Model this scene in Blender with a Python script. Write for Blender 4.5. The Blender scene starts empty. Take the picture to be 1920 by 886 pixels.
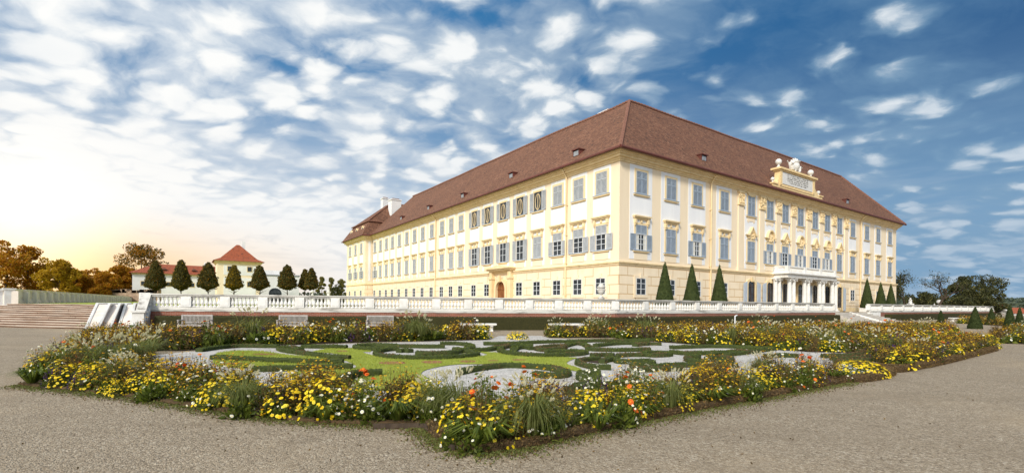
import bpy, math, random
import numpy as np
from mathutils import Vector, Matrix, noise as mnoise

random.seed(7); RNG = np.random.default_rng(7)
sc = bpy.context.scene
COL = sc.collection
R = math.radians

# ------------------------------------------------------------------ camera
CAM_H = 1.75
F_PX, CU, CV, ROLL = 898.0, 960.0, 569.0, 0.0095       # in the 1920 px wide photograph
cam_d = bpy.data.cameras.new('camera'); cam = bpy.data.objects.new('camera', cam_d); COL.objects.link(cam)
cam_d.sensor_width = 36.0; cam_d.sensor_fit = 'HORIZONTAL'
cam_d.lens = 36.0 * F_PX / 1920.0
cam_d.shift_x = 0.0; cam_d.shift_y = (CV - 443.0) / 1920.0
cam_d.clip_start = 0.1; cam_d.clip_end = 6000.0
cr, sr = math.cos(ROLL), math.sin(ROLL)
rx, ux, bk = Vector((cr, 0, sr)), Vector((-sr, 0, cr)), Vector((0, -1, 0))
cam.matrix_world = Matrix(((rx.x, ux.x, bk.x, 0), (rx.y, ux.y, bk.y, 0), (rx.z, ux.z, bk.z, CAM_H), (0, 0, 0, 1)))
sc.camera = cam

# ------------------------------------------------------------------ sun and sky
SUN_EL, SUN_AZ = 36.0, -158.0        # azimuth from the view direction, positive to the right
sun_d = bpy.data.lights.new('sun', 'SUN'); sun_d.energy = 3.1; sun_d.angle = R(9); sun_d.color = (1.0, 0.93, 0.82)
sun = bpy.data.objects.new('sun', sun_d); COL.objects.link(sun)
sv = Vector((math.sin(R(SUN_AZ)) * math.cos(R(SUN_EL)), math.cos(R(SUN_AZ)) * math.cos(R(SUN_EL)), math.sin(R(SUN_EL))))
sun.rotation_euler = sv.to_track_quat('Z', 'Y').to_euler()
sun.location = sv * 60

world = bpy.data.worlds.new('World'); sc.world = world; world.use_nodes = True
sc.view_settings.view_transform = 'Standard'; sc.view_settings.look = 'None'
sc.view_settings.gamma = 1.0; sc.view_settings.exposure = 0.12


class NT:
    """short hand for building node trees"""
    def __init__(s, tree): s.t = tree; tree.nodes.clear()
    def n(s, typ, **kw):
        nd = s.t.nodes.new(typ)
        for k, v in kw.items():
            if k.startswith('i_'):
                key = k[2:]
                key = int(key) if key.isdigit() else key.replace('_', ' ')
                nd.inputs[key].default_value = v
            else: setattr(nd, k, v)
        return nd
    def l(s, a, b): s.t.links.new(a, b)
    def val(s, x, sock):
        if hasattr(x, 'is_output') or hasattr(x, 'links'): s.l(x, sock)
        else: sock.default_value = x
    def math(s, op, a, b=0.0, c=0.0, clamp=False):
        nd = s.n('ShaderNodeMath', operation=op, use_clamp=clamp)
        for x, sk in zip((a, b, c), nd.inputs): s.val(x, sk)
        return nd.outputs[0]
    def vmath(s, op, a, b=(0, 0, 0)):
        nd = s.n('ShaderNodeVectorMath', operation=op)
        s.val(a, nd.inputs[0]); s.val(b, nd.inputs[1])
        return nd
    def mix(s, f, a, b, mode='MIX'):
        nd = s.n('ShaderNodeMix', data_type='RGBA', blend_type=mode)
        s.val(f, nd.inputs[0])
        for x, sk in ((a, nd.inputs[6]), (b, nd.inputs[7])):
            if isinstance(x, tuple) and len(x) == 3: x = x + (1,)
            s.val(x, sk)
        return nd.outputs[2]
    def rng(s, x, a, b, c=0.0, d=1.0, smooth=False):
        nd = s.n('ShaderNodeMapRange', interpolation_type='SMOOTHSTEP' if smooth else 'LINEAR')
        s.val(x, nd.inputs[0])
        for v, i in ((a, 1), (b, 2), (c, 3), (d, 4)): s.val(v, nd.inputs[i])
        return nd.outputs[0]
    def noise(s, vec, scale, detail=4, rough=0.55, dist=0.0, dim='3D'):
        nd = s.n('ShaderNodeTexNoise', noise_dimensions=dim)
        if vec is not None: s.l(vec, nd.inputs['Vector'])
        nd.inputs['Scale'].default_value = scale; nd.inputs['Detail'].default_value = detail
        nd.inputs['Roughness'].default_value = rough; nd.inputs['Distortion'].default_value = dist
        return nd.outputs[0]
    def ramp(s, x, stops):
        nd = s.n('ShaderNodeValToRGB'); s.l(x, nd.inputs[0])
        e = nd.color_ramp.elements
        while len(e) < len(stops): e.new(0.5)
        for el, (p, c) in zip(e, stops): el.position = p; el.color = tuple(c) + (1,) if len(c) == 3 else c
        return nd.outputs[0]


SKY_X, SKY_Y = 3.0, 1.0
def build_sky():
    w = NT(world.node_tree)
    tc = w.n('ShaderNodeTexCoord'); d = w.vmath('NORMALIZE', tc.outputs['Generated']).outputs[0]
    sep = w.n('ShaderNodeSeparateXYZ'); w.l(d, sep.inputs[0]); X, Y, Z = sep.outputs
    sky = w.n('ShaderNodeTexSky', sky_type='NISHITA', sun_disc=False)
    sky.sun_elevation = R(SUN_EL); sky.sun_rotation = R(SUN_AZ)
    sky.air_density = 1.0; sky.dust_density = 1.0; sky.ozone_density = 3.0
    # plane of the cloud layer
    zc = w.math('ADD', w.math('MAXIMUM', Z, 0.0), 0.25)
    comb = w.n('ShaderNodeCombineXYZ'); w.l(w.math('DIVIDE', X, zc), comb.inputs[0]); w.l(w.math('DIVIDE', Y, zc), comb.inputs[1])
    P = comb.outputs[0]
    mp = w.n('ShaderNodeMapping'); w.l(P, mp.inputs[0]); mp.inputs['Rotation'].default_value = (0, 0, R(28)); mp.inputs['Scale'].default_value = (0.82, 1.0, 1.0); mp.inputs['Location'].default_value = (SKY_X, SKY_Y, 0)
    def warped(vec, sc_, amp, det=3):
        nz = w.n('ShaderNodeTexNoise'); nz.inputs['Scale'].default_value = sc_; nz.inputs['Detail'].default_value = det; w.l(vec, nz.inputs['Vector'])
        cen = w.n('ShaderNodeVectorMath', operation='SUBTRACT'); w.l(nz.outputs['Color'], cen.inputs[0]); cen.inputs[1].default_value = (.5, .5, .5)
        ma = w.n('ShaderNodeVectorMath', operation='MULTIPLY_ADD'); w.l(cen.outputs[0], ma.inputs[0]); ma.inputs[1].default_value = (amp, amp, 0); w.l(vec, ma.inputs[2]); return ma.outputs[0]
    Q0 = warped(mp.outputs[0], 2.2, 0.18)
    Q = warped(Q0, 9.0, 0.085, 4)
    def cells(vec, sc_):
        nd = w.n('ShaderNodeTexVoronoi', feature='SMOOTH_F1'); nd.inputs['Scale'].default_value = sc_; nd.inputs['Smoothness'].default_value = 0.45; nd.inputs['Randomness'].default_value = 0.95; w.l(vec, nd.inputs['Vector'])
        return w.rng(nd.outputs['Distance'], 0.05, 0.62, 1.0, 0.0)
    lum = cells(Q, 9.6); lum2 = cells(Q, 20.0)
    big = w.noise(Q0, 1.5, 4, 0.5)
    puff = w.noise(Q, 5.0, 6, 0.58)
    fine = w.noise(Q, 22.0, 5, 0.6)
    dens = w.math('ADD', w.math('ADD', w.math('MULTIPLY', lum, 0.34), w.math('MULTIPLY', lum2, 0.13)), w.math('ADD', w.math('MULTIPLY', puff, 0.34), w.math('ADD', w.math('MULTIPLY', big, 0.62), w.math('MULTIPLY', fine, 0.16))))
    # clouds thicken to the left, thin out to the upper right
    left = w.rng(X, -0.65, 0.55, 0.19, 0.0)
    low = w.rng(Z, 0.02, 0.40, 0.17, 0.0)
    dens = w.math('ADD', dens, w.math('ADD', left, low))
    mask = w.rng(dens, 0.63, 0.905, 0.0, 1.0, True)
    # the open sky
    blue = w.mix(w.rng(Z, 0.0, 0.5, 0, 1, True), (0.24, 0.43, 0.62), (0.035, 0.19, 0.42))
    blue = w.mix(w.rng(X, -0.2, 0.75, 0.0, 0.75), blue, w.mix(w.rng(Z, 0.05, 0.40, 0, 1, True), (0.12, 0.28, 0.48), (0.005, 0.045, 0.155)))
    skyc = w.mix(1.0, sky.outputs[0], (0.075, 0.075, 0.085), 'MULTIPLY')
    base = w.mix(0.10, blue, skyc)
    # clouds: white tops, blue grey bellies
    thick = w.rng(w.math('ADD', dens, w.math('MULTIPLY', w.math('SUBTRACT', fine, 0.5), 0.12)), 0.74, 1.0, 0.0, 1.0, True)
    grey = w.mix(w.rng(X, -0.55, 0.5, 0, 1), (0.62, 0.69, 0.76), (0.19, 0.325, 0.47))
    white = w.mix(w.rng(X, -0.6, 0.6, 0, 1), (0.93, 0.93, 0.91), (0.78, 0.815, 0.84))
    cl = w.mix(thick, grey, white)
    belly = w.rng(w.noise(Q, 4.3, 4, 0.55), 0.5, 0.72, 0.0, 0.6, True)
    cl = w.mix(w.math('MULTIPLY', belly, w.rng(X, -0.5, 0.5, 0.45, 1.0)), cl, grey)
    thin = w.math('MULTIPLY', w.rng(w.math('ADD', w.math('MULTIPLY', puff, 0.6), w.math('MULTIPLY', big, 0.5)), 0.44, 0.66, 0.0, 1.0, True), w.rng(X, -0.6, 0.5, 0.85, 0.42))
    base = w.mix(thin, base, w.mix(w.rng(X, -0.5, 0.45, 0, 1), (0.66, 0.72, 0.78), (0.15, 0.28, 0.43)))
    col = w.mix(mask, base, cl)
    # thin veil towards the horizon
    veil = w.mix(w.rng(X, -0.35, 0.62, 0, 1), (0.82, 0.83, 0.84), (0.22, 0.36, 0.52))
    streak = w.n('ShaderNodeMapping'); w.l(d, streak.inputs[0]); streak.inputs['Scale'].default_value = (1.4, 1.4, 11.0)
    st = w.noise(streak.outputs[0], 3.0, 5, 0.55)
    veilf = w.math('MULTIPLY', w.rng(Z, 0.0, 0.46, 1.05, 0.0, True), w.rng(st, 0.3, 0.66, 0.5, 0.95))
    col = w.mix(veilf, col, veil)
    col = w.mix(w.math('MULTIPLY', w.rng(st, 0.52, 0.66, 0.0, 0.5, True), w.rng(Z, 0.05, 0.3, 1.0, 0.0)), col, w.mix(w.rng(X, -0.5, 0.6, 0, 1), (0.62, 0.67, 0.72), (0.36, 0.46, 0.57)))
    # low evening glow behind the trees on the left
    g = Vector(((-1.02), 1.0, 0.13)).normalized()
    dot = w.vmath('DOT_PRODUCT', d, tuple(g)).outputs['Value']
    g1 = w.math('POWER', w.math('MAXIMUM', dot, 0.0), 24.0)
    g2 = w.math('POWER', w.math('MAXIMUM', dot, 0.0), 260.0)
    flat = w.rng(Z, 0.0, 0.42, 1.0, 0.0, True)
    col = w.mix(w.math('MULTIPLY', w.math('MULTIPLY', g1, 0.5), flat), col, (1.0, 0.955, 0.88))
    add = w.mix(1.0, (1.0, 0.80, 0.50), g2, 'MULTIPLY')
    hz = w.math('POWER', w.math('MAXIMUM', w.vmath('DOT_PRODUCT', d, tuple(Vector((-0.92, 1.0, 0.07)).normalized())).outputs['Value'], 0.0), 26.0)
    col = w.mix(w.math('MULTIPLY', hz, w.rng(Z, 0.03, 0.17, 0.95, 0.0, True)), col, (1.0, 0.64, 0.28))
    col = w.mix(0.55, col, add, 'ADD')
    # unseen brightening added to the sky around the sun, to light the facades
    sky_fill = w.math('POWER', w.math('MAXIMUM', w.vmath('DOT_PRODUCT', d, tuple(sv)).outputs['Value'], 0.0), 3.0)
    col = w.mix(1.0, col, w.mix(sky_fill, (0, 0, 0), (1.1, 1.06, 0.98)), 'ADD')
    # ground half
    col = w.mix(w.rng(Z, -0.05, 0.0, 1.0, 0.0), col, (0.2, 0.19, 0.16))
    bg = w.n('ShaderNodeBackground'); bg.inputs['Strength'].default_value = 0.1
    w.l(w.mix(1.0, col, (10.0, 10.0, 10.0), 'MULTIPLY'), bg.inputs['Color'])
    # undo clamping of the mix node
    out = w.n('ShaderNodeOutputWorld'); w.l(bg.outputs[0], out.inputs[0])


build_sky()
world.cycles.sampling_method = 'MANUAL'; world.cycles.sample_map_resolution = 1024

# ------------------------------------------------------------------ picture <-> place
def ray(u, v):
    a = (u - CU) / F_PX; b = -(v - CV) / F_PX
    d = rx * a + ux * b + Vector((0, 1, 0))
    return d / d.y                                   # per metre of depth
def at(u, v, depth):
    d = ray(u, v); return Vector((d.x * depth, depth, CAM_H + d.z * depth))
def gnd(u, v, z=0.0):
    d = ray(u, v); t = (z - CAM_H) / d.z
    return Vector((d.x * t, t, z))
def gl(pts, z=0.0): return [gnd(u, v, z) for u, v in pts]
def zlev(u, v, depth): return CAM_H + ray(u, v).z * depth
def xat(u, depth, v=569): return ray(u, v).x * depth

# ------------------------------------------------------------------ materials
MATS = {}
def principled(name):
    m = bpy.data.materials.new(name); m.use_nodes = True
    return m, NT(m.node_tree)
def finish(k, col, rough=0.8, bump=None, bstr=0.3, bdist=0.02, spec=0.3, metal=0.0):
    b = k.n('ShaderNodeBsdfPrincipled'); k.val(col if not isinstance(col, tuple) else tuple(col) + (1,), b.inputs['Base Color'])
    k.val(rough, b.inputs['Roughness']); b.inputs['Specular IOR Level'].default_value = spec; b.inputs['Metallic'].default_value = metal
    if bump is not None:
        bn = k.n('ShaderNodeBump'); bn.inputs['Strength'].default_value = bstr; bn.inputs['Distance'].default_value = bdist
        k.l(bump, bn.inputs['Height']); k.l(bn.outputs[0], b.inputs['Normal'])
    o = k.n('ShaderNodeOutputMaterial'); k.l(b.outputs[0], o.inputs[0])
    return b
def noisy(name, c1, c2, scale=3.0, rough=0.85, detail=6, lo=0.35, hi=0.65, bstr=0.2, bscale=40.0, dirt=None, dscale=0.9, dthr=(0.55, 0.75), damt=0.6, stretch=(1, 1, 1), spec=0.3):
    m, k = principled(name)
    tc = k.n('ShaderNodeTexCoord'); mp = k.n('ShaderNodeMapping'); k.l(tc.outputs['Object'], mp.inputs[0]); mp.inputs['Scale'].default_value = stretch
    c = mp.outputs[0]
    f = k.rng(k.noise(c, scale, detail, 0.6), lo, hi)
    col = k.mix(f, c1, c2)
    if dirt:
        df = k.math('MULTIPLY', k.rng(k.noise(c, dscale, 8, 0.68), dthr[0], dthr[1], 0, 1, True), damt)
        col = k.mix(df, col, dirt)
    finish(k, col, rough, k.noise(c, bscale, 4, 0.6), bstr, 0.02, spec)
    MATS[name] = m; return m
def leafmat(name, stops, trans=0.3, rough=0.6, tint=None):
    m, k = principled(name)
    geo = k.n('ShaderNodeNewGeometry')
    tc = k.n('ShaderNodeTexCoord')
    nz = k.noise(tc.outputs['Object'], 0.9, 3, 0.6)
    f = k.math('ADD', k.math('MULTIPLY', geo.outputs['Random Per Island'], 0.72), k.math('MULTIPLY', nz, 0.28))
    col = k.ramp(f, stops)
    b = k.n('ShaderNodeBsdfPrincipled'); k.l(col, b.inputs['Base Color']); b.inputs['Roughness'].default_value = rough; b.inputs['Specular IOR Level'].default_value = 0.25
    tr = k.n('ShaderNodeBsdfTranslucent'); k.l(k.mix(1.0, col, (1.0, 1.0, 0.7), 'MULTIPLY'), tr.inputs['Color'])
    mx = k.n('ShaderNodeMixShader'); mx.inputs[0].default_value = trans; k.l(b.outputs[0], mx.inputs[1]); k.l(tr.outputs[0], mx.inputs[2])
    o = k.n('ShaderNodeOutputMaterial'); k.l(mx.outputs[0], o.inputs[0])
    MATS[name] = m; return m

noisy('yellow_wall', (0.80, 0.665, 0.475), (0.86, 0.73, 0.545), 0.9, 0.9, lo=.3, hi=.7, dirt=(0.52, 0.40, 0.25), dscale=0.9, dthr=(0.52, 0.8), damt=0.4, stretch=(1, 1, 0.16))
noisy('yellow_trim', (0.73, 0.565, 0.315), (0.81, 0.655, 0.405), 1.5, 0.85, dirt=(0.36, 0.25, 0.12), dscale=1.3, damt=0.5, stretch=(1, 1, .5))
noisy('white_wall', (0.82, 0.83, 0.84), (0.76, 0.77, 0.79), 0.8, 0.9, dirt=(0.56, 0.55, 0.53), dscale=0.9, dthr=(.5, .8), damt=0.35, stretch=(1, 1, .15))
noisy('white_stone', (0.82, 0.81, 0.78), (0.70, 0.68, 0.63), 2.2, 0.85, bscale=25, dirt=(0.30, 0.28, 0.23), dscale=1.7, dthr=(0.56, 0.78), damt=0.6, stretch=(1, 1, 0.8))
noisy('weathered_stone', (0.70, 0.68, 0.63), (0.55, 0.53, 0.48), 2.2, 0.85, bscale=25, dirt=(0.13, 0.11, 0.09), dscale=2.3, dthr=(0.48, 0.68), damt=0.8, stretch=(0.35, 1, 3))
noisy('plaster_white', (0.80, 0.80, 0.80), (0.72, 0.72, 0.72), 0.4, 0.9, dirt=(0.5, 0.48, 0.45), dscale=0.3, damt=0.35)
noisy('blue_grey_paint', (0.27, 0.33, 0.41), (0.34, 0.40, 0.47), 1.4, 0.6)
noisy('pale_grey_paint', (0.60, 0.64, 0.68), (0.70, 0.72, 0.75), 1.4, 0.6)
noisy('dark_red_metal', (0.11, 0.038, 0.028), (0.16, 0.05, 0.038), 2.0, 0.5)
noisy('old_wood_white', (0.46, 0.43, 0.41), (0.34, 0.31, 0.29), 7.0, 0.75)
noisy('brown_door', (0.28, 0.11, 0.035), (0.18, 0.06, 0.02), 5.0, 0.5, stretch=(1, 1, 0.2))
noisy('bark', (0.09, 0.065, 0.045), (0.05, 0.035, 0.025), 8.0, 0.95, bstr=0.6, stretch=(1, 1, 0.3))
noisy('soil', (0.085, 0.055, 0.035), (0.05, 0.032, 0.02), 9.0, 0.95, bstr=1.0, bscale=60)
noisy('curtain', (0.75, 0.73, 0.66), (0.62, 0.60, 0.54), 3.0, 0.9)
noisy('glow_tinted_parapet', (0.86, 0.78, 0.68), (0.78, 0.70, 0.60), 1.5, 0.9, dirt=(0.5, 0.42, 0.34), dscale=0.8, damt=0.4)  # white parapet, the warm evening glow put into its colour
noisy('lettering', (0.05, 0.045, 0.04), (0.10, 0.09, 0.08), 6.0, 0.9)
noisy('marble', (0.74, 0.73, 0.70), (0.62, 0.61, 0.58), 3.0, 0.7, dirt=(0.40, 0.38, 0.34), dscale=2.0, damt=0.4)
noisy('attica_plaster', (0.80, 0.62, 0.34), (0.72, 0.53, 0.27), 1.2, 0.9, dirt=(0.10, 0.07, 0.04), dscale=1.5, dthr=(0.60, 0.74), damt=0.8, stretch=(1, 1, 0.6))
noisy('dark_frame', (0.05, 0.035, 0.025), (0.08, 0.05, 0.035), 4.0, 0.5)
noisy('tin', (0.30, 0.32, 0.34), (0.22, 0.23, 0.25), 4.0, 0.45)

def glass_mat():
    m, k = principled('window_glass')
    tc = k.n('ShaderNodeTexCoord')
    f = k.rng(k.noise(tc.outputs['Object'], 1.3, 3, 0.5), 0.35, 0.7)
    finish(k, k.mix(f, (0.018, 0.022, 0.026), (0.075, 0.085, 0.095)), 0.12, k.noise(tc.outputs['Object'], 2.0, 2), 0.15, 0.05, spec=0.22)
    MATS['glass'] = m
glass_mat()

def block_wall():
    m, k = principled('yellow_block_wall')
    tc = k.n('ShaderNodeTexCoord'); uv = tc.outputs['UV']
    br = k.n('ShaderNodeTexBrick'); k.l(uv, br.inputs['Vector']); br.inputs['Scale'].default_value = 1.0
    br.inputs['Brick Width'].default_value = 2.1; br.inputs['Row Height'].default_value = 0.82; br.inputs['Mortar Size'].default_value = 0.036
    br.inputs['Mortar Smooth'].default_value = 0.2
    f = k.rng(k.noise(tc.outputs['Object'], 0.8, 6, 0.6), 0.35, 0.65)
    base = k.mix(f, (0.80, 0.665, 0.475), (0.86, 0.73, 0.545))
    st = k.rng(k.noise(tc.outputs['Object'], 0.5, 6, 0.65), 0.58, 0.8, 0, 0.3, True)
    base = k.mix(st, base, (0.55, 0.40, 0.22))
    fac = br.outputs['Fac']
    sepz = k.n('ShaderNodeSeparateXYZ'); k.l(tc.outputs['Object'], sepz.inputs[0])
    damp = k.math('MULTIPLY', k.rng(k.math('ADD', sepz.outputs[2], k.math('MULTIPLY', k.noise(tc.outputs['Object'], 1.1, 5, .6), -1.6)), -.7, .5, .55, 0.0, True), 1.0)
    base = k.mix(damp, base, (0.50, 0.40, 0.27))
    col = k.mix(k.math('MULTIPLY', fac, 0.9), base, (0.58, 0.38, 0.17))
    finish(k, col, 0.9, k.math('SUBTRACT', 1.0, fac), 0.6, 0.04)
    MATS['block_wall'] = m
block_wall()

def brickwall():
    m, k = principled('red_brick')
    tc = k.n('ShaderNodeTexCoord'); uv = tc.outputs['UV']
    br = k.n('ShaderNodeTexBrick'); k.l(uv, br.inputs['Vector']); br.inputs['Scale'].default_value = 1.0
    br.inputs['Brick Width'].default_value = 0.26; br.inputs['Row Height'].default_value = 0.078; br.inputs['Mortar Size'].default_value = 0.008
    br.inputs['Color1'].default_value = (0.33, 0.10, 0.055, 1); br.inputs['Color2'].default_value = (0.22, 0.065, 0.04, 1); br.inputs['Mortar'].default_value = (0.36, 0.27, 0.21, 1)
    f = k.rng(k.noise(tc.outputs['Object'], 1.3, 6, 0.65), 0.5, 0.75, 0, 0.6)
    col = k.mix(f, br.outputs['Color'], (0.13, 0.08, 0.06))
    finish(k, col, 0.9, br.outputs['Fac'], 0.4, -0.01)
    MATS['brick'] = m
brickwall()

def tiles(name, cols, w=0.21, h=0.19, dark=(0.045, 0.028, 0.022)):
    m, k = principled(name)
    tc = k.n('ShaderNodeTexCoord'); uv = tc.outputs['UV']
    # a slight sag and shuffle of the courses
    wob = k.n('ShaderNodeTexNoise'); wob.inputs['Scale'].default_value = 0.5; k.l(uv, wob.inputs['Vector'])
    ma = k.n('ShaderNodeVectorMath', operation='MULTIPLY_ADD'); k.l(wob.outputs['Color'], ma.inputs[0]); ma.inputs[1].default_value = (0.1, 0.12, 0); k.l(uv, ma.inputs[2])
    br = k.n('ShaderNodeTexBrick'); k.l(ma.outputs[0], br.inputs['Vector']); br.inputs['Scale'].default_value = 1.0
    br.inputs['Brick Width'].default_value = w; br.inputs['Row Height'].default_value = h; br.inputs['Mortar Size'].default_value = 0.018; br.inputs['Mortar Smooth'].default_value = 0.6
    br.inputs['Color1'].default_value = (0, 0, 0, 1); br.inputs['Color2'].default_value = (1, 1, 1, 1); br.inputs['Mortar'].default_value = (0.5, 0.5, 0.5, 1); br.inputs['Bias'].default_value = 0.0
    big = k.noise(uv, 0.22, 7, 0.65); med = k.noise(uv, 1.9, 6, 0.72)
    f = k.math('ADD', k.math('MULTIPLY', br.outputs['Color'], 0.34), k.math('ADD', k.math('MULTIPLY', big, 0.36), k.math('MULTIPLY', med, 0.42)))
    col = k.ramp(f, [(0.24, cols[0]), (0.42, cols[1]), (0.58, cols[2]), (0.74, cols[3]), (0.9, cols[4])])
    sp = k.noise(uv, 1.7, 5, 0.8)
    col = k.mix(k.rng(sp, 0.555, 0.62, 0, 0.8), col, dark)
    col = k.mix(k.rng(k.noise(k.vmath('ADD', uv, (7.3, 2.1, 0)).outputs[0], 1.9, 5, 0.8), 0.575, 0.64, 0, 0.7), col, cols[4])
    col = k.mix(k.math('MULTIPLY', br.outputs['Fac'], 0.6), col, dark)
    finish(k, col, 0.85, k.math('ADD', k.math('MULTIPLY', br.outputs['Fac'], -0.6), br.outputs['Color']), 0.55, 0.03)
    MATS[name] = m
tiles('roof_tiles', [(0.066, 0.031, 0.019), (0.125, 0.057, 0.034), (0.180, 0.082, 0.047), (0.245, 0.115, 0.066), (0.40, 0.225, 0.145)])
tiles('red_roof_tiles', [(0.22, 0.055, 0.025), (0.30, 0.075, 0.032), (0.36, 0.09, 0.038), (0.40, 0.105, 0.045), (0.47, 0.15, 0.07)])
noisy('ridge_tiles', (0.15, 0.068, 0.045), (0.24, 0.115, 0.08), 6.0, 0.85, dirt=(0.10, 0.05, 0.035), dscale=4, damt=0.6)

def gravel(name, base, scale, amp, patch, pscale=0.25, bstr=0.8, fineb=True):
    m, k = principled(name)
    tc = k.n('ShaderNodeTexCoord'); c = tc.outputs['Object']
    vo = k.n('ShaderNodeTexVoronoi'); vo.inputs['Scale'].default_value = scale; vo.inputs['Randomness'].default_value = 1.0; k.l(c, vo.inputs['Vector'])
    vo2 = k.n('ShaderNodeTexVoronoi'); vo2.inputs['Scale'].default_value = scale * 0.42; k.l(c, vo2.inputs['Vector'])
    sx = k.n('ShaderNodeSeparateColor'); k.l(vo.outputs['Color'], sx.inputs[0])
    sy = k.n('ShaderNodeSeparateColor'); k.l(vo2.outputs['Color'], sy.inputs[0])
    st = k.ramp(sx.outputs[0], amp)
    st2 = k.ramp(sy.outputs[1], amp)
    col = k.mix(0.42, st, st2)
    edge = k.rng(vo.outputs['Distance'], 0.25, 0.75, 0, 0.55)
    col = k.mix(edge, col, tuple(x * 0.33 for x in base))
    big = k.noise(c, pscale, 7, 0.62)
    col = k.mix(k.rng(big, 0.45, 0.68, 0, 0.5, True), col, patch)
    med = k.noise(c, pscale * 7, 6, 0.65)
    col = k.mix(k.rng(med, 0.3, 0.7, 0.0, 0.42), col, tuple(x * 0.62 for x in base))
    # raked and trodden bands, damp darker patches
    mp = k.n('ShaderNodeMapping'); k.l(c, mp.inputs[0]); mp.inputs['Rotation'].default_value = (0, 0, R(-35)); mp.inputs['Scale'].default_value = (0.16, 0.8, 1)
    col = k.mix(k.rng(k.noise(mp.outputs[0], 1.0, 5, 0.6), 0.50, 0.70, 0, 0.4, True), col, tuple(x * 0.58 for x in base))
    col = k.mix(k.rng(k.noise(c, 0.6, 7, 0.7), 0.56, 0.72, 0, 0.42, True), col, tuple(x * 0.5 for x in base))
    h = k.math('ADD', k.math('MULTIPLY', k.math('SUBTRACT', 1.0, vo.outputs['Distance']), 0.6), k.math('MULTIPLY', k.math('SUBTRACT', 1.0, vo2.outputs['Distance']), 0.7))
    finish(k, col, 0.9, h, bstr, 0.02)
    MATS[name] = m
gravel('gravel_ground', (0.38, 0.30, 0.205), 70.0, [(0.05, (0.14, 0.10, 0.063)), (0.35, (0.34, 0.265, 0.178)), (0.65, (0.47, 0.38, 0.265)), (0.93, (0.70, 0.61, 0.48))], (0.47, 0.365, 0.24), 0.22, 0.9)
gravel('white_gravel', (0.58, 0.55, 0.51), 26.0, [(0.02, (0.22, 0.20, 0.17)), (0.25, (0.52, 0.49, 0.45)), (0.6, (0.70, 0.67, 0.63)), (0.95, (0.84, 0.82, 0.79))], (0.62, 0.59, 0.54), 0.4, 0.9)
gravel('red_grit', (0.46, 0.15, 0.10), 60.0, [(0.05, (0.26, 0.07, 0.045)), (0.4, (0.45, 0.14, 0.09)), (0.9, (0.58, 0.24, 0.17))], (0.42, 0.16, 0.11), 0.6, 0.8)

def lawnmat():
    m, k = principled('lawn_grass')
    tc = k.n('ShaderNodeTexCoord'); c = tc.outputs['Object']
    f = k.noise(c, 1.4, 8, 0.68); g = k.noise(c, 34.0, 4, 0.7)
    col = k.ramp(k.math('ADD', k.math('MULTIPLY', f, 0.6), k.math('MULTIPLY', g, 0.4)), [(0.3, (0.17, 0.21, 0.025)), (0.48, (0.29, 0.34, 0.04)), (0.62, (0.39, 0.43, 0.065)), (0.75, (0.47, 0.47, 0.12))])
    finish(k, col, 0.85, g, 0.9, 0.04)
    MATS['lawn'] = m
lawnmat()
noisy('clipped_core', (0.035, 0.05, 0.014), (0.06, 0.075, 0.02), 14.0, 0.95, bstr=1.0, bscale=50)
noisy('brown_core', (0.10, 0.06, 0.028), (0.065, 0.045, 0.02), 12.0, 0.95, bstr=1.0, bscale=60)
leafmat('box_leaves', [(0.1, (0.040, 0.058, 0.009)), (0.45, (0.080, 0.110, 0.016)), (0.75, (0.13, 0.165, 0.025)), (0.95, (0.22, 0.22, 0.05))], 0.25)
leafmat('hedge_leaves', [(0.1, (0.022, 0.021, 0.006)), (0.5, (0.042, 0.038, 0.010)), (0.9, (0.075, 0.062, 0.018))], 0.12)
noisy('hedge_core', (0.030, 0.030, 0.009), (0.048, 0.044, 0.013), 14.0, 0.95, bstr=1.0, bscale=50)
leafmat('yew_leaves', [(0.1, (0.022, 0.038, 0.010)), (0.5, (0.042, 0.065, 0.017)), (0.9, (0.075, 0.10, 0.028))], 0.15)
leafmat('dry_box_leaves', [(0.1, (0.07, 0.045, 0.018)), (0.45, (0.14, 0.085, 0.035)), (0.75, (0.20, 0.13, 0.055)), (0.95, (0.11, 0.12, 0.03))], 0.2)
leafmat('green_leaf', [(0.1, (0.045, 0.068, 0.009)), (0.4, (0.095, 0.130, 0.017)), (0.7, (0.15, 0.19, 0.026)), (0.95, (0.23, 0.245, 0.045))], 0.4)
leafmat('dark_leaf', [(0.1, (0.026, 0.038, 0.008)), (0.5, (0.060, 0.078, 0.015)), (0.9, (0.11, 0.125, 0.026))], 0.3)
leafmat('brown_stem', [(0.1, (0.050, 0.030, 0.012)), (0.5, (0.115, 0.072, 0.025)), (0.9, (0.20, 0.125, 0.04))], 0.25)
leafmat('yellow_petal', [(0.1, (0.78, 0.56, 0.01)), (0.5, (0.86, 0.68, 0.02)), (0.9, (0.90, 0.80, 0.10))], 0.3)
leafmat('gold_petal', [(0.1, (0.70, 0.32, 0.006)), (0.5, (0.84, 0.53, 0.012)), (0.9, (0.88, 0.66, 0.03))], 0.3)
leafmat('white_petal', [(0.1, (0.80, 0.78, 0.70)), (0.9, (0.88, 0.88, 0.84))], 0.3)
leafmat('orange_petal', [(0.1, (0.72, 0.075, 0.008)), (0.5, (0.80, 0.15, 0.02)), (0.9, (0.85, 0.28, 0.05))], 0.3)
leafmat('purple_petal', [(0.1, (0.045, 0.02, 0.08)), (0.9, (0.11, 0.05, 0.17))], 0.3)
leafmat('plume', [(0.1, (0.60, 0.56, 0.40)), (0.5, (0.74, 0.70, 0.54)), (0.9, (0.84, 0.81, 0.70))], 0.45)
leafmat('grass_blade', [(0.1, (0.08, 0.10, 0.022)), (0.5, (0.15, 0.175, 0.045)), (0.9, (0.25, 0.26, 0.085))], 0.35)
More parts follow.
